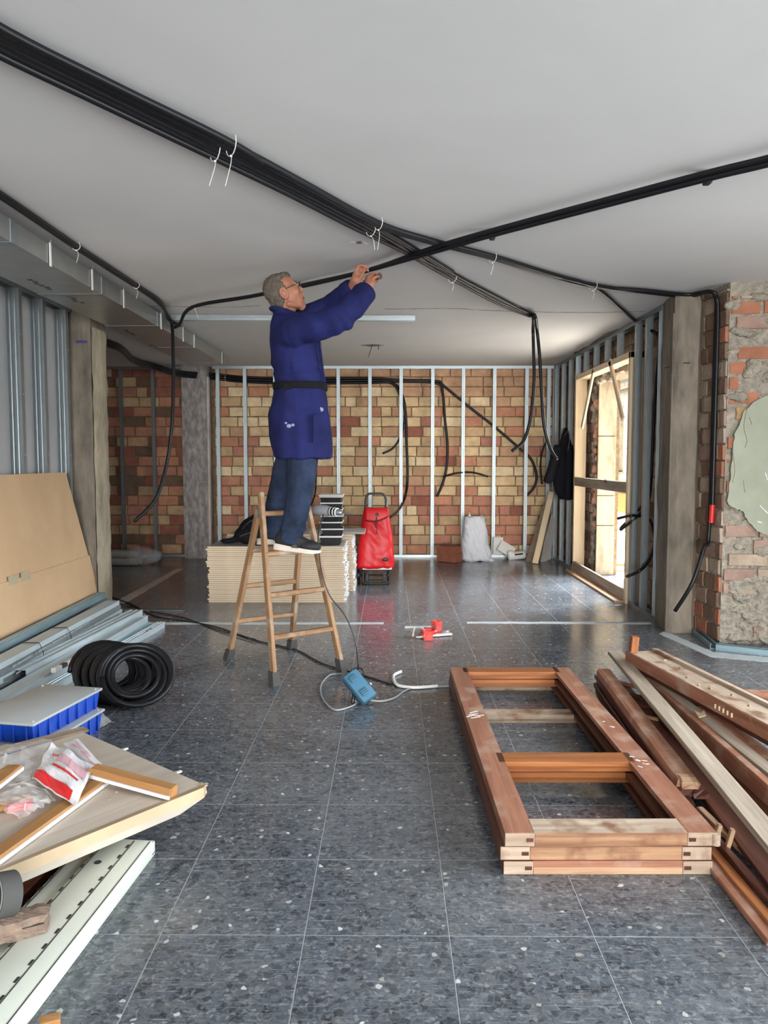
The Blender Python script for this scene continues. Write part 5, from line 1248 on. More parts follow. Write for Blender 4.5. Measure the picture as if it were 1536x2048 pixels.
# ---- bundle wrapped in plastic in the recess
for i, (dy, zz) in enumerate(((0, .05), (.1, .05), (.2, .05), (.05, .135), (.15, .135))):
    tag(MB().cyl((-4.3, 9.35 + dy, zz), (-3.13 + random.uniform(-.02, .02), 9.35 + dy, zz), .048, n=16).build('tube_roll', M['paper_grey'], None, 'auto'), ('nearest bottom', 'middle bottom', 'farthest bottom', 'nearer top', 'farther top')[i] + ' pale grey tube of the bundle on the floor of the left recess', 'tube', 'pale tubes in the recess')
b = MB(); b.loft([[V((x, 9.45 + ry * math.cos(q), .105 + rz * math.sin(q))) for q in [2 * PI * i / 18 for i in range(18)]] for x, ry, rz in ((-3.22, .17, .12), (-3.12, .17, .125), (-3.02, .13, .11), (-2.92, .09, .085), (-2.86, .05, .04))], cap=False)
pw = MB(); pw.v = [p + V((random.uniform(-.02, .02), random.uniform(-.015, .015), max(0, random.uniform(-.02, .02)))) for p in b.v]; pw.f = b.f; pw.m = b.m
for p in pw.v: p.z = max(p.z, .004)
tag(pw.build('plastic_wrap', M['film_milky'], None, True), 'clear plastic wrap bunched at the end of the tubes in the recess', 'plastic film')
tag(bar('metal_strip', ZP(232, 1222), ZP(368, 1222), rect(.06, .012), M['galv'], None), 'thin metal strip on the floor at the edge of the left recess', 'metal strip')
# ---- cardboard leaning on the left wall
cb = thing('cardboard_sheet', 'large flat brown cardboard leaning against the left wall studs', 'cardboard', (-2.6, 5, .1))
def cbp(y, t): return V((-2.47 - .115 * t, y, .17 + 1.045 * t))
def panel(y0, y1, t0, t1, o=0.0):
    vs = [cbp(y0, t0), cbp(y1, t0), cbp(y1 - .0 * (t1 - t0), t1), cbp(y0, t1)]
    return [p + V((o, 0, o * .1)) for p in vs]
def card(y0, y1a, y1b, t0, t1, o): # far edge slants from y1a (low) to y1b (high)
    return [cbp(y0, t0) + V((o, 0, 0)), cbp(y1a, t0) + V((o, 0, 0)), cbp(y1b, t1) + V((o, 0, 0)), cbp(y0, t1) + V((o, 0, 0))]
MB().prism(card(3.3, 6.28, 6.06, .33, 1.0, 0), (-.008, 0, 0)).build('upper_panel', M['card'], cb)
MB().prism(card(3.3, 6.35, 6.285, 0, .335, .009), (-.007, 0, 0)).build('lower_panel', M['card'], cb)
for y, t in ((4.93, .335), (5.10, .335)):
    MB().prism([cbp(y, t - .03) + V((.0105, 0, 0)), cbp(y + .13, t - .03) + V((.0105, 0, 0)), cbp(y + .13, t + .03) + V((.0105, 0, 0)), cbp(y, t + .03) + V((.0105, 0, 0))], (-.001, 0, 0)).build('tape_patch', M['tape'], cb)
# ================================================================== LEFT: STEEL PROFILES
GP = 'steel profiles piled along the left wall'
def ext(pf, pn, k): pf, pn = V(pf), V(pn); return pn + (pn - pf).normalized() * k
def prof(label, pf, pn, sec, mat, n_ext=0.5, group=GP, up=UP):
    o = bar('metal_profile', pf, ext(pf, pn, n_ext), sec, M[mat], None, up=up); return tag(o, label, 'metal profile', group)
# channels against the wall, open side down
def cdn(w, d, t=.0022):
    a = w / 2
    return [(-a, 0), (-a * .65, 0), (-a * .55, -.005), (-a * .25, -.005), (-a * .15, 0), (a * .15, 0), (a * .25, -.005), (a * .55, -.005), (a * .65, 0), (a, 0), (a, -d), (a - .008, -d), (a - .008, -d + t), (a - t, -d + t), (a - t, -t - .005), (-a + t, -t - .005), (-a + t, -d + t), (-a + .008, -d + t), (-a + .008, -d), (-a, -d)]
prof('galvanised channel lying against the foot of the cardboard', ZP(204, 1184, .215), ZP(0, 1287, .215), cdn(.06, .05), 'galv_blue')
prof('galvanised channel under the one at the foot of the cardboard', ZP(206, 1196, .16), ZP(0, 1305, .16), cdn(.075, .05), 'galv')
bundle_l = ['topmost', 'second from top', 'middle', 'second from bottom', 'lowest']
for i in range(5):
    zt = .205 - i * .036
    o = prof(bundle_l[i] + ' galvanised profile of the strapped printed bundle by the cardboard', ZP(226, 1201, .205) + V((0 + .006 * i, .012 * ((i * 7) % 3), zt - .205)), ZP(0, 1318, .205) + V((.006 * i, 0, zt - .205)), csec(.10, .034), 'galv_pale' if i % 2 == 0 else 'galv', group='strapped bundle of profiles', up=(0, 0, 1) if i == 9 else (0, 0, -1))
for px, py in ((118, 1256), (60, 1286)):
    c = ZP(px, py, .208); w = .056
    st = MB().tube([c + V((-w, 0, .002)), c + V((w, 0, .002)), c + V((w + .022, 0, -.05)), c + V((w + .03, 0, -.16))], .0028, 6)
    tag(st.build('strap', M['black'], None), ('far' if px > 100 else 'near') + ' black strap around the bundle of steel profiles', 'strap')
# printed dashes along the bundle side (flat print)
pr = MB()
for i in range(70):
    t = i / 70; 
    for r_ in range(2):
        c = ZP(170, 1232, .19).lerp(ZP(0, 1327, .19), t) + V((.067 + .009 * r_, 0, -.02 - .045 * r_))
        if random.random() < .8: pr.box(c, (.0012, .018, .010))
tag(pr.build('print', M['grey_pvc'], bpy.data.objects[o.name]), kind='stuff')
prof('wide galvanised channel with a cut hollow end above the blue boxes', ZP(272, 1219, .135), ZP(34, 1338, .135), cdn(.105, .055), 'galv_pale', 0)
prof('galvanised channel beneath the wide hollow-ended one', ZP(262, 1236, .08), ZP(0, 1368, .08), csec(.08, .04), 'galv', group=GP)
prof('pale galvanised angle running past the black coil', ZP(283, 1231, .105), ZP(0, 1392, .105), [(-.05, 0), (.05, 0), (.05, -.05), (.047, -.05), (.047, -.003), (-.05, -.003)], 'galv_pale')
prof('galvanised channel lying on the floor beside the pale angle', ZP(292, 1243, .055), ZP(30, 1392, .055), cdn(.07, .05), 'galv_blue')
prof('outer galvanised channel with a punched end nearest the ladder', ZP(322, 1243, .045), ZP(110, 1362, .045), cdn(.06, .045), 'galv_pale', .6)
prof('narrow galvanised channel between the punched one and the floor channel', ZP(305, 1250, .04), ZP(80, 1378, .04), cdn(.04, .035), 'galv', .5)
pe = ZP(312, 1252, .046)
for k in range(2): MB().cyl(pe + V((-.01 - .004 * k, -.1 - .07 * k, 0)), pe + V((-.01 - .004 * k, -.1 - .07 * k, .0035)), .009, n=10).build('punched_hole', M['dark_hole'], bpy.data.objects['metal_profile.010'] if 'metal_profile.010' in bpy.data.objects else o)
t = bar('tube_offcut', ZP(190, 1302, .11), ZP(132, 1332, .11), rect(.025, .025, .003), M['white'], None); tag(t, 'white printed tube end resting on the profiles beside the coil', 'tube')
t = bar('tube_offcut', ZP(131, 1333, .11), ZP(121, 1338, .11), rect(.025, .025, .003), M['black'], None); tag(t, 'short black sleeve between the white tube ends beside the coil', 'tube')
t = bar('tube_offcut', ZP(120, 1339, .11), ZP(107, 1346, .11), rect(.028, .028, .003), M['white'], None); tag(t, 'short white tube end left of the black sleeve', 'tube')
for i, (px, py) in enumerate(((285, 1236), (205, 1236))):
    c = ZP(px, py, .12); mb = MB()
    for k in range(4): mb.prism([c + V((random.uniform(-.05, .05), random.uniform(-.07, .07), random.uniform(-.01, .03))) for _ in range(3)], (0, 0, .002))
    tag(mb.build('plastic_shred', M['film_milky'], None), ('clear plastic shred at the far end of the profiles' if i == 0 else 'clear plastic shred caught on the strapped bundle'), 'plastic film')

# ================================================================== CONDUIT COILS
def coil(label, c0, c1, nrm, r, turns, tr, seed):
    rn = random.Random(seed); n = V(nrm).normalized(); a = n.cross(UP).normalized(); b = a.cross(n) * -1
    pts = []; N = turns * 26; ph = [0.0 if k < 3 else (rn.uniform(-.05, -.01), rn.uniform(-.10, -.05), .006)[k % 3] for k in range(turns + 2)]; ox = [V((rn.uniform(-.014, .014), rn.uniform(-.012, .012), 0)) for _ in range(turns + 2)]
    for i in range(N + 1):
        t = i / 26; k = int(t); f = t - k; f = f * f * (3 - 2 * f)
        rr_ = r + ph[k] * (1 - f) + ph[k + 1] * f; o_ = ox[k].lerp(ox[k + 1], f); q = 2 * PI * t
        p = V(c0).lerp(V(c1), i / N) + (a * math.cos(q) + b * math.sin(q)) * rr_ + o_
        p.z = max(p.z, tr + .001); pts.append(p)
    return tag(MB().tube(pts, tr, 8).build('conduit_coil', M['black_pvc'], None, True), label, 'conduit coil')
coil('black conduit coil leaning open beside the profiles and blue boxes', ZP(273, 1350, .165), ZP(210, 1338, .135), (.26, -.68, .69), .180, 26, .0145, 3)
coil('second black coil half hidden behind the board at the left edge', (-1.93, 2.95, .06), (-1.92, 2.95, .20), (0.15, -.25, 1), .19, 6, .0145, 9)

# ================================================================== BLUE BOXES
def blue_box(label, cx, cy, z0, rot, h=.085):
    W, D = .33, .53
    t = thing('lidded_box', label, 'box', (0, 0, 0), 'blue boxes with grey lids', None)
    Wd, Dd = W / 2 - .012, D / 2 - .012; b = MB()
    ring = lambda k, z: [V((-Wd * k, -Dd * k, z)), V((Wd * k, -Dd * k, z)), V((Wd * k, Dd * k, z)), V((-Wd * k, Dd * k, z))]
    b.loft([ring(.95, 0), ring(1, h - .01), ring(1, h)]); body = b.build('body', M['blue_crate'], t)
    for k in range(7):
        y = -Dd + .04 + k * (2 * Dd - .08) / 6
        for s in (-1, 1): MB().cbox((s * Wd * 1.0, y, h / 2), (.012, .008, h * .9), .002).build('rib', M['blue_crate'], t)
    for k in range(5):
        x = -Wd + .03 + k * (2 * Wd - .06) / 4
        for s in (-1, 1): MB().cbox((x, s * Dd, h / 2), (.008, .012, h * .9), .002).build('rib', M['blue_crate'], t)
    MB().cbox((0, 0, h + .006), (W, D, .012), .003).build('lid', M['lid_grey'], t, 'auto')
    for sx in (-1, 1):
        for sy in (-1, 1): MB().cyl((sx * (W / 2 - .02), sy * (D / 2 - .03), h + .0115), (sx * (W / 2 - .02), sy * (D / 2 - .03), h + .014), .005, n=10).build('lid_screw', M['white'], t)
    t.matrix_basis = Matrix.Translation((cx, cy, z0)) @ Matrix.Rotation(rot, 4, 'Z'); WM[t.name] = t.matrix_basis.copy()
    return t
blue_box('upper of two blue boxes with grey lids left of the coil', -1.625, 3.44, .103, -.19, .083)
blue_box('lower of two blue boxes with grey lids, wrapped in clear film', -1.605, 3.42, .001, -.17, .086)
def sheet(name, label, corners, fn, mat, nu=14, nv=14, cat='plastic film', build_tag=True, parent=None, u0=0, u1=1, v0=0, v1=1, up=0.0):
    c = [V(p) for p in corners]; vs = []; fs = []
    for j in range(nv + 1):
        for i in range(nu + 1):
            u = u0 + (u1 - u0) * i / nu; v = v0 + (v1 - v0) * j / nv
            p = c[0].lerp(c[1], u).lerp(c[3].lerp(c[2], u), v); vs.append(p + fn(u, v) + V((0, 0, up)))
    k = len(vs); vs += [p - V((0, 0, .0012)) for p in vs]; w = nu + 1
    for j in range(nv):
        for i in range(nu):
            a = j * w + i; fs += [(a, a + 1, a + w + 1, a + w), (k + a, k + a + w, k + a + w + 1, k + a + 1)]
    o = MB().add(vs, fs).build(name, mat, parent, False)
    return tag(o, label, cat) if parent is None else o
wrapf = lambda u, v: V((.012 * noise.noise((u * 9, v * 7, 2)), .01 * noise.noise((u * 9, v * 7, 5)), .0))
sheet('plastic_wrap', 'clear film clinging to the lower blue box', [(-1.46, 3.70, .095), (-1.55, 3.16, .095), (-1.53, 3.14, .004), (-1.40, 3.74, .004)], wrapf, M['film'], 10, 5)

# ================================================================== LEFT FOREGROUND HEAP
ZB = .215
bA, bB, bC = ZP(190, 1458, ZB), ZP(387, 1578, ZB), ZP(0, 1735, ZB)
bd = (bC - bB).normalized(); bmid = (bA + bB) / 2; bw_ = (bB - bA).length
side = V((-bd.y, bd.x, 0)); side = side if side.dot(bB - bA) > 0 else -side       # towards the right edge
board = thing('door_panel', 'pale laminated board lying askew on top of the left foreground heap', 'board', (-1.1, 2.3, .14))
def onb(s, t, z=ZB): return V((bmid.x, bmid.y, z)) + bd * s + side * t
bar('panel', onb(0, 0, ZB - .032), onb(1.15, 0, ZB - .032), rect(bw_, .032, .002), M['laminate'], board, rag=.006, n=1)
# chipped far edge and lipping along the right side
MB().prism([onb(-.004, bw_ / 2 - .002, ZB - .034), onb(1.15, bw_ / 2 - .002, ZB - .034), onb(1.15, bw_ / 2 + .028, ZB - .028), onb(.03, bw_ / 2 + .028, ZB - .028)], (0, 0, .036)).build('edge_lipping', M['laminate_edge'], board)
pts = [onb(.02, bw_ / 2 + .022, ZB - .03), onb(1.15, bw_ / 2 + .022, ZB - .03), onb(1.15, bw_ / 2 - .01, ZB - .072), onb(.10, bw_ / 2 - .01, ZB - .072)]
MB().prism(pts, (-side) * .05).build('lower_skin', pm('torn_board_paper', srgb(204, 194, 180), .8, var=.08, scale=9), board)
MB().prism([onb(.0, -bw_ / 2, ZB - .07), onb(1.15, -bw_ / 2, ZB - .07), onb(1.15, bw_ / 2 - .05, ZB - .07), onb(.05, bw_ / 2 - .06, ZB - .07)], (0, 0, .036)).build('core', M['laminate_edge'], board)
for t_, s_ in ((-.06, .035), (.11, .03)):
    MB().cbox(onb(-.012, t_ * 2, ZB - .008), (.03, .012, .006), .001, Matrix.Rotation(.9, 3, 'Z')).build('chip', M['white'], board)
MB().cbox(onb(.01, bw_ / 2 - .005, ZB + .001), (.035, .02, .004), .001, Matrix.Rotation(-.7, 3, 'Z')).build('chip', M['laminate_edge'], board)
for i in range(7):
    c = onb(random.uniform(.1, .4), random.uniform(-.05, .3), ZB + .002); MB().cbox(c, (.008, .005, .004), .001).build('crumb', M['dusty'], board)
back2 = bar('thin_panel', ZP(172, 1461, .165), ZP(-60, 1520, .165), rect(.06, .012), M['dusty'], None); tag(back2, 'thin board edge showing behind the laminated board', 'board')
def strip2(label, pf, pn, w, h, edge, parent_cat='timber strip', eh=0.012, ext_=0.0):
    pf = V(pf); pn = ext(pf, pn, ext_); t = thing('timber_strip', label, parent_cat, pf)
    bar('strip', pf, pn, rect(w, h, .002), M['brown_board'], t, n=5, jit=.0012, rag=.008)
    d = (pn - pf).normalized(); s = V((-d.y, d.x, 0)).normalized() * edge
    bar('painted_edge', pf + s * (w / 2 + .003), pn + s * (w / 2 + .003), rect(.007, eh, .001), M['white'], t)
    return t
strip2('brown strip with white edge running along the laminated board', ZP(200, 1568, ZB + .003), ZP(0, 1713, ZB + .003), .052, .02, 1, ext_=.3)
strip2('brown strip with white edge laid across to the board corner', ZP(187, 1550, ZB + .026), ZP(347, 1594, ZB + .004), .042, .034, -1)
strip2('short brown strip with white edge poking in at the left edge', ZP(30, 1540, ZB + .05), ZP(-60, 1610, ZB + .05), .05, .02, 1)
# bags
bagf = lambda u, v: V((.008 * noise.noise((u * 4, v * 4, 1)), .008 * noise.noise((u * 4, v * 4, 4)), .022 * math.sin(PI * u) * math.sin(PI * v) + .010 * noise.noise((u * 3.5, v * 3.5, 9)) + .004 * abs(noise.noise((u * 9, v * 9, 3)))))
bz = ZB + .040
bc = [ZP(100, 1482, bz + .02), ZP(158, 1478, bz + .0), ZP(206, 1540, bz), ZP(150, 1612, bz - .01)]
bc2 = [ZP(104, 1484, bz + .03), ZP(190, 1532, bz), ZP(150, 1612, bz - .012), ZP(64, 1556, bz)]
wp = thing('plastic_bag', 'crumpled white plastic bag with red print on the laminated board', 'bag', ZP(130, 1560, ZB))
sheet('bag_side', None, bc2, bagf, pm('white_poly', srgb(222, 220, 222), .35, var=.05, scale=9), 16, 16, parent=wp)
bag2f = lambda u, v: bagf(u + 3, v + 1) * .6
sheet('bag_back', None, [ZP(126, 1487, bz + .01), ZP(156, 1477, bz), ZP(214, 1541, bz - .008), ZP(190, 1545, bz - .01)], bag2f, bpy.data.materials['white_poly'], 10, 10, parent=wp)
redp = pm('red_print', srgb(216, 44, 46), .4, var=.05); pink = pm('pink_print', srgb(214, 170, 178), .4, var=.08)
sheet('red_band', None, bc2, bagf, redp, 10, 3, parent=wp, u0=.02, u1=.86, v0=.80, v1=.985, up=.0022)
sheet('red_line', None, bc2, bagf, redp, 10, 2, parent=wp, u0=.30, u1=.86, v0=.545, v1=.585, up=.0022)
sheet('faded_print', None, bc2, bagf, pink, 10, 4, parent=wp, u0=.28, u1=.92, v0=.24, v1=.46, up=.0018)
sheet('red_line', None, [ZP(126, 1487, bz + .01), ZP(156, 1477, bz), ZP(214, 1541, bz - .008), ZP(190, 1545, bz - .01)], bag2f, pink, 8, 2, parent=wp, u0=.3, u1=.6, v0=.15, v1=.95, up=.002)
for k in range(3): sheet('lettering', None, bc2, bagf, redp, 4, 1, parent=wp, u0=.16 + k * .05, u1=.185 + k * .05, v0=.30, v1=.36, up=.0024)
ff = lambda u, v: V((.02 * noise.noise((u * 6, v * 6, 21)), .02 * noise.noise((u * 6, v * 6, 31)), .030 * math.sin(PI * u) * math.sin(PI * v) + .022 * abs(noise.noise((u * 5, v * 5, 41))) + .006 * noise.noise((u * 13, v * 13, 1))))
sheet('plastic_film', 'clear crumpled film sheet behind the white plastic bag', [ZP(-60, 1500, ZB + .02), ZP(104, 1478, ZB + .03), ZP(75, 1560, ZB + .03), ZP(-60, 1590, ZB + .03)], ff, M['film_milky'], 16, 14)
sheet('plastic_film', 'clear crumpled film in front of the white plastic bag', [ZP(-50, 1585, ZB + .03), ZP(66, 1560, ZB + .03), ZP(112, 1602, ZB + .012), ZP(40, 1640, ZB + .008)], ff, M['film'], 16, 14)
tag(MB().cbox(ZP(40, 1611, ZB + .012), (.075, .045, .022), .008, Matrix.Rotation(.5, 3, 'Z')).build('packet', M['red'], None, 'auto'), 'small red packet under the clear film', 'packet')
tag(bar('timber_strip', ZP(62, 1600, ZB + .003), ZP(-60, 1638, ZB + .003), rect(.045, .02), M['brown_board'], None), 'plain brown strip under the clear film at the left edge', 'timber strip')

# ---- white slotted steel panels below the board
sd = V((-.062, -.79, 0)).normalized(); sp = V((sd.y, -sd.x, 0)); sp = sp if sp.x < 0 else -sp    # sp: towards the left
Rs = Matrix((sd, sp, UP)).transposed()
def steel_panel(label, origin, w, z0, z1, L, slots):
    t = thing('shelf_panel', label, 'steel panel', origin); o_ = V(origin)
    def q(s, a, z): return V((o_.x, o_.y, 0)) + sd * s + sp * a + V((0, 0, z))
    MB().cbox(q(L / 2, w / 2, (z0 + z1) / 2), (L, w, z1 - z0), .004, Rs).build('body', M['cream_metal'], t, 'auto')
    for a, off_ in slots:
        MB().box(q(L / 2, a, z1 + .0002), (L - .01, .004, .0012), Rs).build('groove', M['rubber_grey'], t)
        for i in range(int(L / .062)):
            MB().box(q(.04 + i * .062, a + .007, z1 + .0003), (.020, .0065, .0012), Rs).build('slot', M['dark_hole'], t)
    return t, q
lw_, q0 = steel_panel('lowest white steel panel on the floor at the left foreground', ZP(311, 1708, 0), .21, 0, .048, 1.5, [])
MB().box(q0(.75, -.0005, .012), (1.49, .0012, .003), Rs).build('fold_line', M['rubber_grey'], lw_)
MB().cbox(q0(.34, .006, .049), (.05, .012, .002), .0008, Rs).build('hole', M['dark_hole'], lw_)
u1, q1 = steel_panel('white slotted steel panel on top, with a round hole', ZP(305, 1682, .10) , .155, .050, .10, 1.5, [(.058, 0), (.146, 0)])
MB().box(q1(.75, .006, .1003), (1.49, .003, .0012), Rs).build('groove', M['rubber_grey'], u1)
for s in (.14, .74): MB().cyl(q1(s, .115, .0999), q1(s, .115, .1012), .011, n=18).build('round_hole', M['dark_hole'], u1)
u2, q2 = steel_panel('greyish white steel channel left of the slotted panel', ZP(200, 1700, .085), .075, .03, .085, 1.4, [(.066, 0)])
tag(MB().cbox(q2(.5, .30, .035), (1.2, .36, .07), .005, Rs).build('board_stack', M['mahog_dark'], None), 'dark board under the heap at the left edge', 'board')
tag(MB().cbox(onb(.52, .0, ZB - .11), (.5, .3, .08), .005, Matrix.Rotation(math.atan2(bd.y, bd.x), 3, 'Z')).build('packing_block', M['wood_raw'], None), 'wooden packing hidden under the laminated board', 'block')
# ---- reel of banding and wood block
wb = thing('wood_block', 'rough grey wood block lying on the slotted steel panel', 'block', ZP(45, 1870, .1))
bp0, bp1 = ZP(-25, 1842, .100), ZP(62, 1865, .100)
Rw = Matrix.Rotation(math.radians(28), 3, 'Z')
c = ZP(40, 1866, .100); b = MB()
rings = []
for i in range(9):
    x = -.085 + .15 * i / 8; j = lambda a: random.uniform(-a, a); e = .006 if i < 8 else .012
    rings.append([c + Rw @ V((x + j(e), y + j(.003), z + j(.003))) for y, z in ((-.033, .001), (.033, .001), (.034, .028), (.030, .050), (0, .054), (-.03, .048), (-.034, .03))])
MB().loft(rings).build('block', pm('rough_wood', srgb(124, 106, 92), .9, var=.3, scale=12, bump=.8, bscale=30, stretch=(1, 4, 4)), wb)
MB().box(c + Rw @ V((.03, -.0345, .03)), (.05, .002, .003), Rw).build('split', M['dark_hole'], wb)
rl = thing('banding_reel', 'roll of dark banding with grey rim on the wood block', 'roll', ZP(10, 1830, .15))
rc = ZP(4, 1790, .205); ra = V((-.62, -.72, .22)).normalized(); u_ = ra.cross(UP).normalized(); v_ = u_.cross(ra)
def annulus(r0, r1, h0, h1, mat, nm):
    N = 30; prof_ = [(r0, h0), (r1, h0), (r1, h1), (r0, h1)]
    rings = [[rc + (u_ * math.cos(q) + v_ * math.sin(q)) * r + ra * h for r, h in prof_] for q in [2 * PI * i / N for i in range(N)]]
    return MB().loft(rings, closed=True).build(nm, mat, rl, 'auto')
annulus(.050, .056, -.028, .022, M['rubber_grey'], 'outer_band')
for k in range(4): annulus(.022 + k * .0068, .028 + k * .0068, -.025, .016 - .002 * (k % 2), M['dark_hole'], 'winding')
annulus(.049, .052, .016, .024, M['grey_pvc'], 'rim')
tag(MB().cbox(ZP(100, 2044, .012), (.045, .03, .022), .003, Matrix.Rotation(.4, 3, 'Z')).build('wood_offcut', M['brown_board'], None), 'small wood offcut at the bottom edge of the photo', 'offcut')

# ================================================================== RIGHT: WINDOW FRAMES
FS = [(-.047, 0), (.028, 0), (.028, .014), (.036, .016), (.036, .022), (.047, .026), (.047, .044), (-.047, .044)]
FM = [(-.036, 0), (.036, 0), (.036, .014), (.044, .018), (.047, .026), (.047, .044), (-.047, .044), (-.047, .026), (-.044, .018), (-.036, .014)]
def window_frame(label, x0, y0, z0, W, L, mid, rot, rails, stm):
    t = thing('window_frame', label, 'window frame', (x0, y0, z0), 'removed wooden window frames')
    R = Matrix.Translation((x0, y0, z0)) @ Matrix.Rotation(rot, 4, 'Z')
    g = lambda x, y, z=0: R @ V((x, y, z))
    bar('stile', g(.047, L), g(.047, 0), FS, M[stm], t)                       # inner step faces the opening
    bar('stile', g(W - .047, 0), g(W - .047, L), FS, M[stm], t)
    ys = [(.047, 0), (mid, 1), (L - .047, 2)]
    for y, k in ys:
        m_ = M[rails[k]]
        if k == 1: bar('rail', g(.07, y), g(W - .07, y), FM, m_, t)
        elif k == 0: bar('rail', g(.090, y), g(W - .090, y), FS, m_, t)
        else: bar('rail', g(W - .07, y), g(.07, y), FS, m_, t)
    for x in (.047, W - .047):                                               # end grain with the joint cut
        MB().cbox(g(x, -.0015, .022), (.093, .004, .042), .001, R.to_3x3()).build('end_grain', M['dusty'], t)
        MB().cbox(g(x + (.032 if x < W / 2 else -.032), -.0045, .022), (.022, .003, .012), .0008, R.to_3x3()).build('tenon', M['mahog_dark'], t)
    MB().cbox(g(W / 2, -.001, .012 if rails[0] == 'mahog' else .0215), (W - .19, .004, .023 if rails[0] == 'mahog' else .042), .001, R.to_3x3()).build('rail_face', M['wood_raw'] if rails[0] == 'mahog' else M['wood_brown'], t)
    return t, g
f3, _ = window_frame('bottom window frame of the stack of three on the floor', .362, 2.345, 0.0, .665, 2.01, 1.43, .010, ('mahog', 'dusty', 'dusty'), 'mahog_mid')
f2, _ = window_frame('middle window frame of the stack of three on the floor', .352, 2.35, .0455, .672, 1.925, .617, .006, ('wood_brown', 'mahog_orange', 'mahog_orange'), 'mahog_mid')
f1, g1 = window_frame('top window frame of the stack of three, with white paint smears', .366, 2.348, .091, .675, 1.925, .615, .012, ('dusty', 'mahog_orange', 'mahog_orange'), 'mahog')
def smear(x, y, w, h, a=0): MB().cbox(g1(x, y, .0444), (w, h, .0012), .0005, Matrix.Rotation(a, 3, 'Z')).build('paint_smear', M['paper_white'], f1)
for k in range(5): smear(.047 + random.uniform(-.03, .03), 1.13 + random.uniform(-.05, .05), .05, .006, .5 + random.uniform(-.3, .3))
for k in range(7): smear(.63 + random.uniform(-.03, .02), .62 + random.uniform(-.12, .05), .02, .005, random.uniform(-1, 1))
for k in range(4): smear(.625 + random.uniform(-.02, .02), 1.0 + random.uniform(-.06, .06), .014, .005, random.uniform(-1, 1))
MB().cyl(g1(.672, .0, .004), g1(.672, 0, .04), .014, n=14).build('rounded_corner', M['dusty'], f1, 'auto')

# ================================================================== RIGHT: HEAP OF TIMBER
def topsec(w, h, c=.003): return rect(w, h, c, -h)
def plank(label, pf, pn, w, h, mat, name='plank', sec=None, cat='plank', n=6, jit=.0012, rag=.01, bend=0.0, up=UP):
    return tag(bar(name, pf, pn, sec or topsec(w, h), M[mat], None, up=up, n=n, jit=jit, rag=rag, bend=bend), label, cat)
pt = thing('timber_moulding', 'reddish-brown split moulding nearest the stacked window frames', 'plank', ZP(1290, 1450, .1))
bar('moulding', ZP(1208, 1338, .150), ZP(1376, 1556, .140), [(-.045, -.03), (.03, -.03), (.038, -.012), (.03, 0), (-.02, 0), (-.036, -.006)], M['mahog'], pt, n=8, jit=.0015, rag=.02)
bar('moulding_side', ZP(1206, 1350, .118), ZP(1366, 1570, .108), topsec(.075, .04), M['mahog_dark'], pt, n=8, jit=.002, rag=.03)
bar('broken_end', ZP(1370, 1548, .1405), ZP(1381, 1564, .139), topsec(.062, .03), M['wood_raw'], pt, n=2, jit=.004, rag=.01)
plank('long grey weathered plank leading from the heap towards the camera', ZP(1230, 1302, .205), ext(ZP(1230, 1302, .205), ZP(1540, 1668, .175), .5), .078, .024, 'timber_grey', bend=.004)
plank('brown varnished beam behind the long grey plank', ZP(1270, 1332, .165), ext(ZP(1270, 1332, .165), ZP(1536, 1562, .165), .5), .035, .085, 'mahog')
pg = thing('grooved_board', 'pale grooved board beside the brown varnished beam', 'board', ZP(1450, 1480, .1))
gf, gn = ZP(1306, 1344, .168), ext(ZP(1306, 1344, .168), ZP(1536, 1521, .168), .5)
bar('board', gf, gn, [(-.06, -.03), (.06, -.03), (.06, 0), (.018, 0), (.018, -.008), (-.004, -.008), (-.004, 0), (-.06, 0)], M['timber_grey'], pg, n=4, jit=.0008, rag=.01)
gd = (gn - gf).normalized(); gs = V((-gd.y, gd.x, 0))
bar('dark_groove', gf + gs * .007 + V((0, 0, -.0075)), gn + gs * .007 + V((0, 0, -.0075)), topsec(.02, .002, .0005), M['mahog_dark'], pg)
MB().prism([ZP(1388, 1422, .171), ZP(1402, 1428, .171), ZP(1408, 1421, .171), ZP(1412, 1432, .171), ZP(1398, 1436, .171)], (0, 0, .004)).build('torn_splinter', M['pine_pale'], pg)
pb = thing('sill_board', 'dusty window sill board with raised edge across the top of the heap', 'sill board', ZP(1420, 1380, .2))
sf, sn = ZP(1285, 1299, .262), ext(ZP(1285, 1299, .262), ZP(1536, 1424, .262), .5)
bar('sill', sf, sn, [(-.095, -.062), (-.08, -.062), (-.08, -.03), (.07, -.03), (.07, -.05), (.088, -.05), (.088, .004), (.062, .004), (.062, -.010), (-.082, -.010), (-.082, -.002), (-.095, -.002)], M['dusty'], pb, n=5, jit=.0008, rag=.012)
sdv = (sn - sf).normalized(); ssv = V((-sdv.y, sdv.x, 0))
bar('front_edge', sf - ssv * .0975 + V((0, 0, -.004)), sn - ssv * .0975 + V((0, 0, -.004)), topsec(.006, .062, .001), M['mahog'], pb)
bar('rear_edge', sf + ssv * .094 + V((0, 0, .001)), sn + ssv * .094 + V((0, 0, .001)), topsec(.012, .05, .001), M['mahog_dark'], pb)
for k in range(10):
    c = sf + sdv * random.uniform(.1, 1.6) + ssv * random.uniform(-.06, .05) + V((0, 0, -.008)); MB().cbox(c, (.02, .006, .006), .001, Matrix.Rotation(random.uniform(0, 3), 3, 'Z')).build('splinter', M['wood_raw'], pb)
for k in range(5):
    c = sf + sdv * (.85 + k * .03) - ssv * .103 + V((0, 0, -.04)); MB().cbox(c, (.008, .006, .02), .001, Matrix.Rotation(math.atan2(sdv.y, sdv.x), 3, 'Z')).build('torn_fibre', M['pine_pale'], pb)
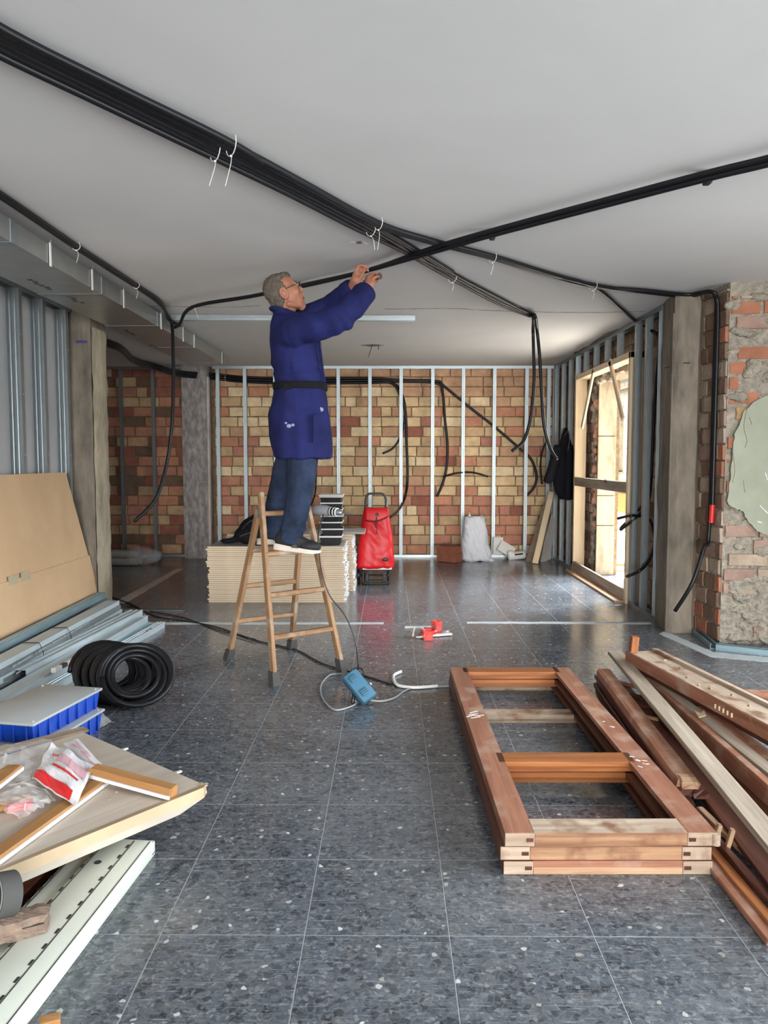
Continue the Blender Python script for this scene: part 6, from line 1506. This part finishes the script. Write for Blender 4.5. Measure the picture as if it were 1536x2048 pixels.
tag(bar('wood_block', ZP(1266, 1304, .255), ZP(1266, 1304, .255) + V((.008, .0, .088)), rect(.04, .045, .003, -.022), M['mahog_orange'], None, up=(0, -1, 0)), 'small orange wood block standing at the far end of the heap', 'block')
plank('dark varnished board under the dusty sill board', ZP(1292, 1332, .195), ext(ZP(1300, 1330, .195), ZP(1536, 1462, .195), .4), .10, .03, 'mahog_dark')
plank('pinkish board edge showing under the sill board at the right edge', ZP(1405, 1412, .17), ext(ZP(1405, 1412, .17), ZP(1536, 1512, .17), .4), .05, .03, 'mahog')
# splintered dark slats below, far ends fanned out
for i, (x, y, z_, x2, y2, z2) in enumerate(((1200, 1352, .09, 1372, 1600, .07), (1198, 1366, .065, 1380, 1625, .05), (1203, 1382, .035, 1392, 1650, .03), (1212, 1392, .03, 1345, 1560, .03), (1222, 1360, .10, 1398, 1580, .085), (1240, 1362, .06, 1430, 1600, .05))):
    plank(('topmost', 'second', 'third', 'lowest', 'widest', 'rightmost')[i] + ' of the dark splintered slats under the split moulding', ZP(x, y, z_), ZP(x2, y2, z2), .05 + .008 * (i % 3), .022, 'mahog_dark', name='slat', rag=.045, jit=.002)
for i in range(4):
    plank(('first', 'second', 'third', 'fourth')[i] + ' broken crosspiece counted from the far end, behind the split moulding', ZP(1232 + i * 16, 1362 + i * 22, .07), ZP(1286 + i * 14, 1372 + i * 22, .075), .022, .02, ('mahog', 'mahog_dark', 'mahog_dark', 'wood_raw')[i], name='broken_piece', rag=.02)
plank('dark board lying flat under the long grey plank', ZP(1290, 1400, .06), ext(ZP(1290, 1400, .06), ZP(1536, 1700, .06), .3), .16, .02, 'mahog_dark', name='board')
plank('dark plank below the brown varnished beam', ZP(1330, 1420, .09), ext(ZP(1330, 1420, .09), ZP(1536, 1610, .09), .3), .12, .05, 'mahog_dark')
for i, (x, y, x2, y2, m_, w) in enumerate(((1352, 1612, 1560, 1858, 'mahog_orange', .035), (1372, 1610, 1580, 1836, 'mahog_dark', .03), (1340, 1622, 1548, 1878, 'mahog', .04), (1398, 1612, 1600, 1800, 'wood_raw', .025), (1420, 1610, 1640, 1800, 'mahog_orange', .03))):
    z0_ = (.030, .045, .022, .05, .035)[i]
    plank(('orange floor lath right beside the bottom right frame corner', 'dark floor lath between both orange laths', 'outermost brown floor lath at the bottom right frame corner', 'pale floor lath under the long grey plank', 'second orange floor lath farther right')[i], ZP(x, y, z0_), ZP(x2, y2, z0_), w, .02, m_, name='lath')
for i, (x, y) in enumerate(((1432, 1690), (1458, 1700))):
    tag(bar('peg', ZP(x, y, .03), ZP(x + 12, y - 40, .10), rect(.022, .014, .002), M['wood_raw'], None), ('left' if i == 0 else 'right') + ' of two short pale pegs under the long grey plank', 'peg')
# another frame corner lying behind the heap
wf = thing('window_frame', 'reddish window frame lying flat behind the timber heap', 'window frame', ZP(1500, 1390, 0))
bar('stile', ZP(1462, 1380, .05), ZP(1720, 1392, .05), topsec(.07, .045), M['mahog'], wf)
bar('stile', ZP(1505, 1404, .03), ZP(1760, 1416, .03), topsec(.05, .028), M['mahog'], wf)
bar('rail', ZP(1466, 1384, .048), ZP(1560, 1450, .048), topsec(.07, .04), M['mahog'], wf)
